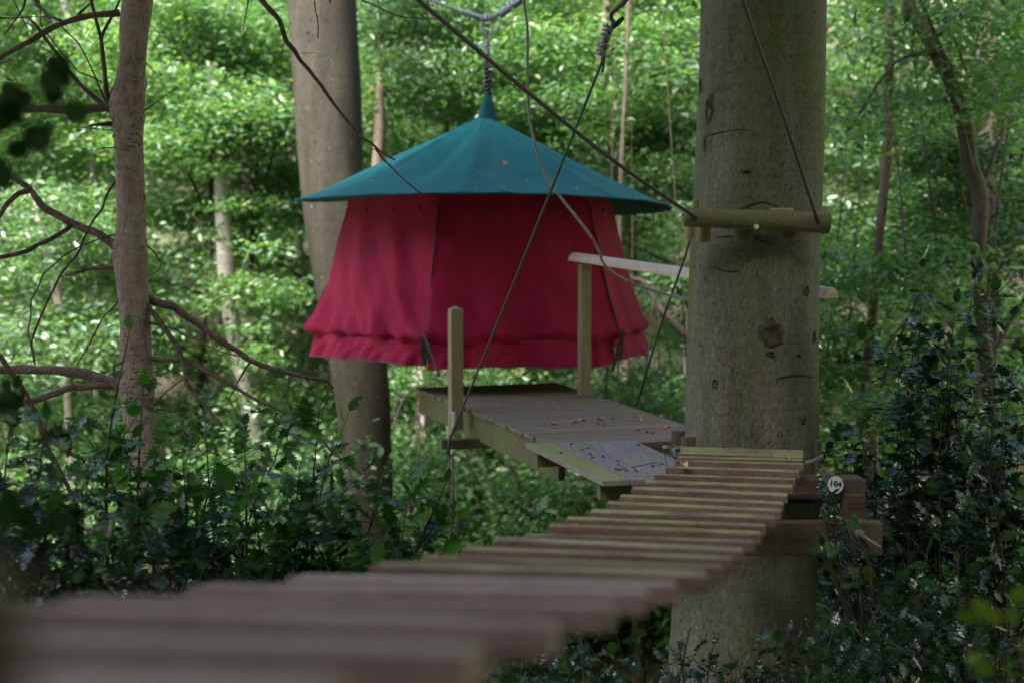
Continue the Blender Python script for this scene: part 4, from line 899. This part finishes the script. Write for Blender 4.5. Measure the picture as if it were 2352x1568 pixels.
holly(hroot(1280, 1900, 4.8), T(4.6, 5.6, (1200, 1500), (1270, 1530), (1330, 1500), (1400, 1490), (1150, 1545), (1450, 1540), (1360, 1560), (1060, 1560)), 'holly growing below the bridge end at bottom centre', 14, .085, 6, mat='holly_shaded')
holly(hroot(1560, 2000, 5.3), T(5.2, 5.8, (1585, 1440), (1560, 1480), (1640, 1470), (1680, 1500), (1600, 1540), (1530, 1530), (1740, 1520)), 'spiky small leaved holly in front of the foot of the beech', 16, .055, 4, spread=.16, mat='holly_shaded')
holly(hroot(1850, 2000, 5.6), T(5.3, 6.2, (1810, 1440), (1870, 1420), (1930, 1400), (1990, 1450), (1900, 1500), (1790, 1530), (1960, 1540), (2040, 1500), (1850, 1560), (2020, 1390), (1740, 1470)), 'dark spiny holly below the timber bracket', 18, .062, 7, spread=.2, mat='holly_shaded')
holly(hroot(1980, 1500, 6.0), T(5.8, 6.1, (1880, 1080), (1896, 1132), (1905, 1150), (1920, 1190), (1890, 1130), (1935, 1262), (1900, 1240)), 'holly spray hanging over the number tag and the timber bracket', 15, .078, 1, spread=.07, mat='holly_shaded')
holly(hroot(2160, 1900, 7.0), T(6.6, 7.6, (2195, 690), (2120, 590), (2185, 790), (2240, 640), (2290, 700), (2100, 700), (2130, 800), (2060, 790), (2210, 860), (2160, 900)), 'tall slender holly with two dark stems right of the beech', 19, .095, 8, spread=.34, mat='holly_shaded')
holly(hroot(2140, 1900, 7.4), T(6.8, 7.8, (1960, 900), (2010, 950), (1930, 990), (2060, 930), (2100, 1000), (2030, 1040), (1990, 1060), (2120, 1060), (1950, 1040), (2080, 1100), (2180, 990)), 'spreading holly reaching left towards the tall dark block', 20, .088, 8, spread=.32, mat='holly_shaded')
holly(hroot(2300, 1900, 6.6), T(6.0, 7.2, (2330, 800), (2300, 900), (2250, 980), (2340, 1010), (2290, 1080), (2220, 1090), (2350, 1130), (2250, 1170), (2180, 1180), (2310, 1200)), 'dark dense holly against the right edge of the picture', 20, .088, 8, spread=.30, mat='holly_shaded')
holly(hroot(2150, 1950, 6.2), T(5.6, 6.8, (2050, 1290), (2130, 1260), (2200, 1280), (2280, 1290), (2100, 1350), (2180, 1380), (2250, 1400), (2060, 1430), (2330, 1420), (2130, 1480), (2220, 1500), (2000, 1330), (2300, 1540), (2160, 1560)), 'black green holly filling the lower right corner', 20, .072, 8, spread=.26, mat='holly_shaded')
holly(hroot(2050, 1800, 8.4), T(8, 9, (2010, 1160), (2060, 1230), (2070, 1200), (1900, 1290), (1960, 1330), (2100, 1300), (1880, 1400), (2180, 1240), (2260, 1300), (1940, 1450)), 'holly seen behind the bolt under the timber bracket', 20, .09, 8, spread=.36, mat='holly_shaded')

def hit(px, py):
    bpy.context.view_layer.update(); dg = bpy.context.evaluated_depsgraph_get(); r = ray(px, py).normalized(); o_ = CAM+r*6.9
    ok, p, nn, _, ob, _ = S.ray_cast(dg, o_, r); return (p, nn, ob) if ok else (None, None, None)
# ------------------------------------------------------------ very near leaves, far out of focus
def near_sprig(lab, z, leaves_, stem, mat, size):
    rt = root('leafy_sprig', P(*stem[0], z), lab, 'branch'); b = MB(); b.tube([P(x, y, z+.02) for x, y in stem], [.0025]+[.0016]*(len(stem)-1), 6, 4); b.build('twig', M['twig'], rt, True)
    n = len(leaves_); pos = np.array([list(P(x-6, y+12, z+rnd.uniform(-.02, .05))) for x, y in leaves_]); yd = np.array([(rnd.uniform(-1, 1), .1, rnd.uniform(-.3, 1)) for _ in range(n)]); nd = np.array([(rnd.uniform(-.3, .3), -1, rnd.uniform(-.3, .3)) for _ in range(n)])
    c = yd/np.linalg.norm(yd, axis=1)[:, None]*size*.5
    t = LEAF[0]*np.array([1.55, 1, 1])
    for i in range(n): leaves('leaf', (t, LEAF[1]), (pos-c)[i:i+1], yd[i:i+1], nd[i:i+1], [size*rnd.uniform(.85, 1.1)], M[mat], rt)
near_sprig('blurred dark leaves hanging at the upper left close to the camera', 1.95, [(135, 140), (130, 200), (142, 165), (25, 195), (60, 222), (175, 245), (35, 250), (12, 270), (105, 295), (52, 328), (95, 310), (0, 375), (8, 395), (5, 225), (120, 175), (150, 145), (40, 205), (190, 238), (85, 300)], [(-120, 120), (-20, 210), (60, 240), (170, 250)], 'near', .058)
near_sprig('blurred black green leaves at the left edge in front of the holly', 1.7, [(20, 880), (40, 905), (0, 920), (30, 1130), (10, 1160), (55, 1175), (80, 1200), (150, 1185), (0, 1235)], [(-150, 1000), (-40, 1020), (20, 1080), (60, 1180)], 'near', .06)
near_sprig('blurred yellow green leaves low in the right corner', 1.9, [(2230, 1400), (2260, 1385), (2330, 1395), (2345, 1350), (2285, 1400), (2245, 1505), (2262, 1520)], [(2460, 1300), (2380, 1380), (2260, 1420), (2250, 1500)], 'near_y', .04)

# ------------------------------------------------------------ fallen leaves and husks
def deck_pt(px, py, h): p = PH(px, py, h); return p
def husk(p, s, lab, grp):
    b = MB(); rt = root('beech_husk', p, lab, 'husk', grp)
    for k in range(4):
        a = k*math.pi/2+rnd.random(); d = Vector((math.cos(a), math.sin(a), 0)); t = Vector((-d.y, d.x, 0)); c = p+Vector((0, 0, s*.2))
        vs = [c, c+d*s*.6+t*s*.35+Vector((0, 0, s*.3)), c+d*s*1.1+Vector((0, 0, s*.9)), c+d*s*.6-t*s*.35+Vector((0, 0, s*.3))]; vs += [v-Vector((0, 0, s*.18)) for v in vs]
        b = MB(); b.add(vs, [(0, 1, 2, 3), (7, 6, 5, 4), (0, 4, 5, 1), (1, 5, 6, 2), (2, 6, 7, 3), (3, 7, 4, 0)]); b.build('husk_lobe', M['husk'], rt)
HK = 'beech husks lying on the deck boards'
for x, y in ((1472, 928), (1407, 960), (1373, 972), (1389, 975), (1466, 988), (1487, 1002-10), (1500, 1006-12), (1335, 900), (1445, 920)): husk(PH(x, y+2, HD), .014, 'small brown beech husk on the long platform', HK)
for x, y in ((1312, 1018), (1337, 1031), (1355, 1041), (1361, 1048), (1349, 1028), (1386, 1047), (1419, 1057), (1433, 1074), (1439, 1079), (1416, 1076), (1461, 1080), (1423, 1077), (1467, 1020), (1500, 1085-16), (1288, 1038), (1520, 1070-6)): husk(PH(x, y+3, HS), .013, 'small brown beech husk on the low boarded step', 'beech husks lying on the low step')
def dry(p, s, ang, lab, mat='dry', nrm=(0, 0, 1), grp='dry leaves fallen on the boards', name='fallen_leaf'):
    n_ = Vector(nrm).normalized(); a = n_.cross(Vector((math.sin(ang), math.cos(ang), .01))).normalized(); c = n_.cross(a); b = MB(); vs = []; m = 9
    for i in range(m+1):
        t = i/m*2-1; wv = .42*math.cos(t*math.pi/2)**.7 if abs(t) < 1 else 0; lift = .16*(1-t*t)+.06*math.sin(t*5)
        for j in (-1, 0, 1): vs.append(p+a*t*s+c*j*wv*s+n_*(s*(lift*.9+.42*abs(j)*(1-abs(t)))+.002))
    fs = [(i*3+j, i*3+j+1, (i+1)*3+j+1, (i+1)*3+j) for i in range(m) for j in range(2)]
    o = MB().add(vs, fs).build(name, M[mat], None, True, loc=p); sm = o.modifiers.new('s', 'SOLIDIFY'); sm.thickness = .001; tag(o, lab, 'leaf', grp)
for x, y, s, lab in ((1470, 966, .032, 'curled orange leaf, lower of the pair near the middle of the platform'), (1471, 957, .030, 'orange leaf, upper of the pair near the middle of the platform'), (1380, 965, .028, 'dry orange leaf left of the pair on the platform'), (1335, 968, .03, 'pale brown leaf left of centre on the platform'), (1319, 971, .026, 'dry leaf beside the pale brown one'), (1273, 980-4, .026, 'small orange leaf close to the near left deck edge'), (1270, 930-4, .022, 'tiny orange leaf high on the left of the deck'), (1148, 928-4, .02, 'tiny dry leaf near the tall left post'), (1516, 958, .026, 'dry leaf near the trunk at the back edge of the deck'), (1532, 1001-18, .024, 'dry leaf on the deck closest to the trunk')):
    dry(PH(x, y, HD), s*1.4, rnd.uniform(0, 3), lab)
dry(P(1571, 1071, 6.08)+Vector((0, 0, .002)), .048, 1.4, 'large curled tan leaf lying on the third plank', 'drypale')
dry(PH(1422, 1067, HS), .02, .5, 'tiny pale leaf on the low step', 'drypale'); dry(PH(1464, 1078, HS), .02, 1.1, 'pale leaf among husks near the planks', 'drypale')
dry(P(1810, 1052, 6.5), .018, 1.1, 'small orange leaf on the last plank before the trunk', 'dry')
dry(P(1603, 1211, 3.75), .02, .3, 'small dark red leaf on a blurred middle plank', 'husk')
for x, y, s, lab in ((1161, 377, .05, 'curled brown leaf lying on the teal roof'), (1086, 408, .03, 'tiny brown leaf below the roof seam')):
    dry(P(x, y, 10.58 if y < 400 else 10.36), s, 1.9, lab, 'dry', (0, -.45, .9), None)
for i, (zx, zy) in enumerate(((445, 565), (420, 632), (735, 630), (585, 632), (985, 603), (1365, 603), (1510, 605), (1050, 475), (965, 535), (600, 572), (1250, 560), (820, 590), (1130, 600), (690, 500))):
    p, nn, ob = hit(660+.4394*zx, 170+.4394*zy)
    if p is not None and ob.name.startswith(('roof', 'seam')):
        if nn.y > 0: nn = -nn
        dry(p+nn*.004, .012+.01*(i % 3 == 0), i*1.3, 'tiny scrap of dead leaf stuck to the teal roof canvas', 'husk' if i % 2 else 'drypale', nn, 'leaf scraps on the tent roof')
dry(P(942, 1163, 4.85), .03, .4, 'rust brown dead leaf caught in the holly spray pointing at the bridge', 'husk', (.3, -1, .2), None)
dry(P(782, 1085, 5.3), .03, 1.4, 'reddish dead leaf hanging beside the second beech', 'husk', (.2, -1, .1), None)
b = MB(); b.tube([PH(1450, 1076, HS)+Vector((0, 0, .006)), PH(1480, 1070, HS)+Vector((0, 0, .01)), PH(1510, 1078-14, HS)+Vector((0, 0, .008))], .0025, 5, 4)
b.tube([P(1531, 1068, 6.2), P(1527, 1045, 6.15), P(1520, 1028, 6.15)], .002, 5, 3)
tag(b.build('twig', M['twig'], None, True, loc=PH(1480, 1070, HS)), 'thin broken twig lying on the low step near the planks', 'twig')
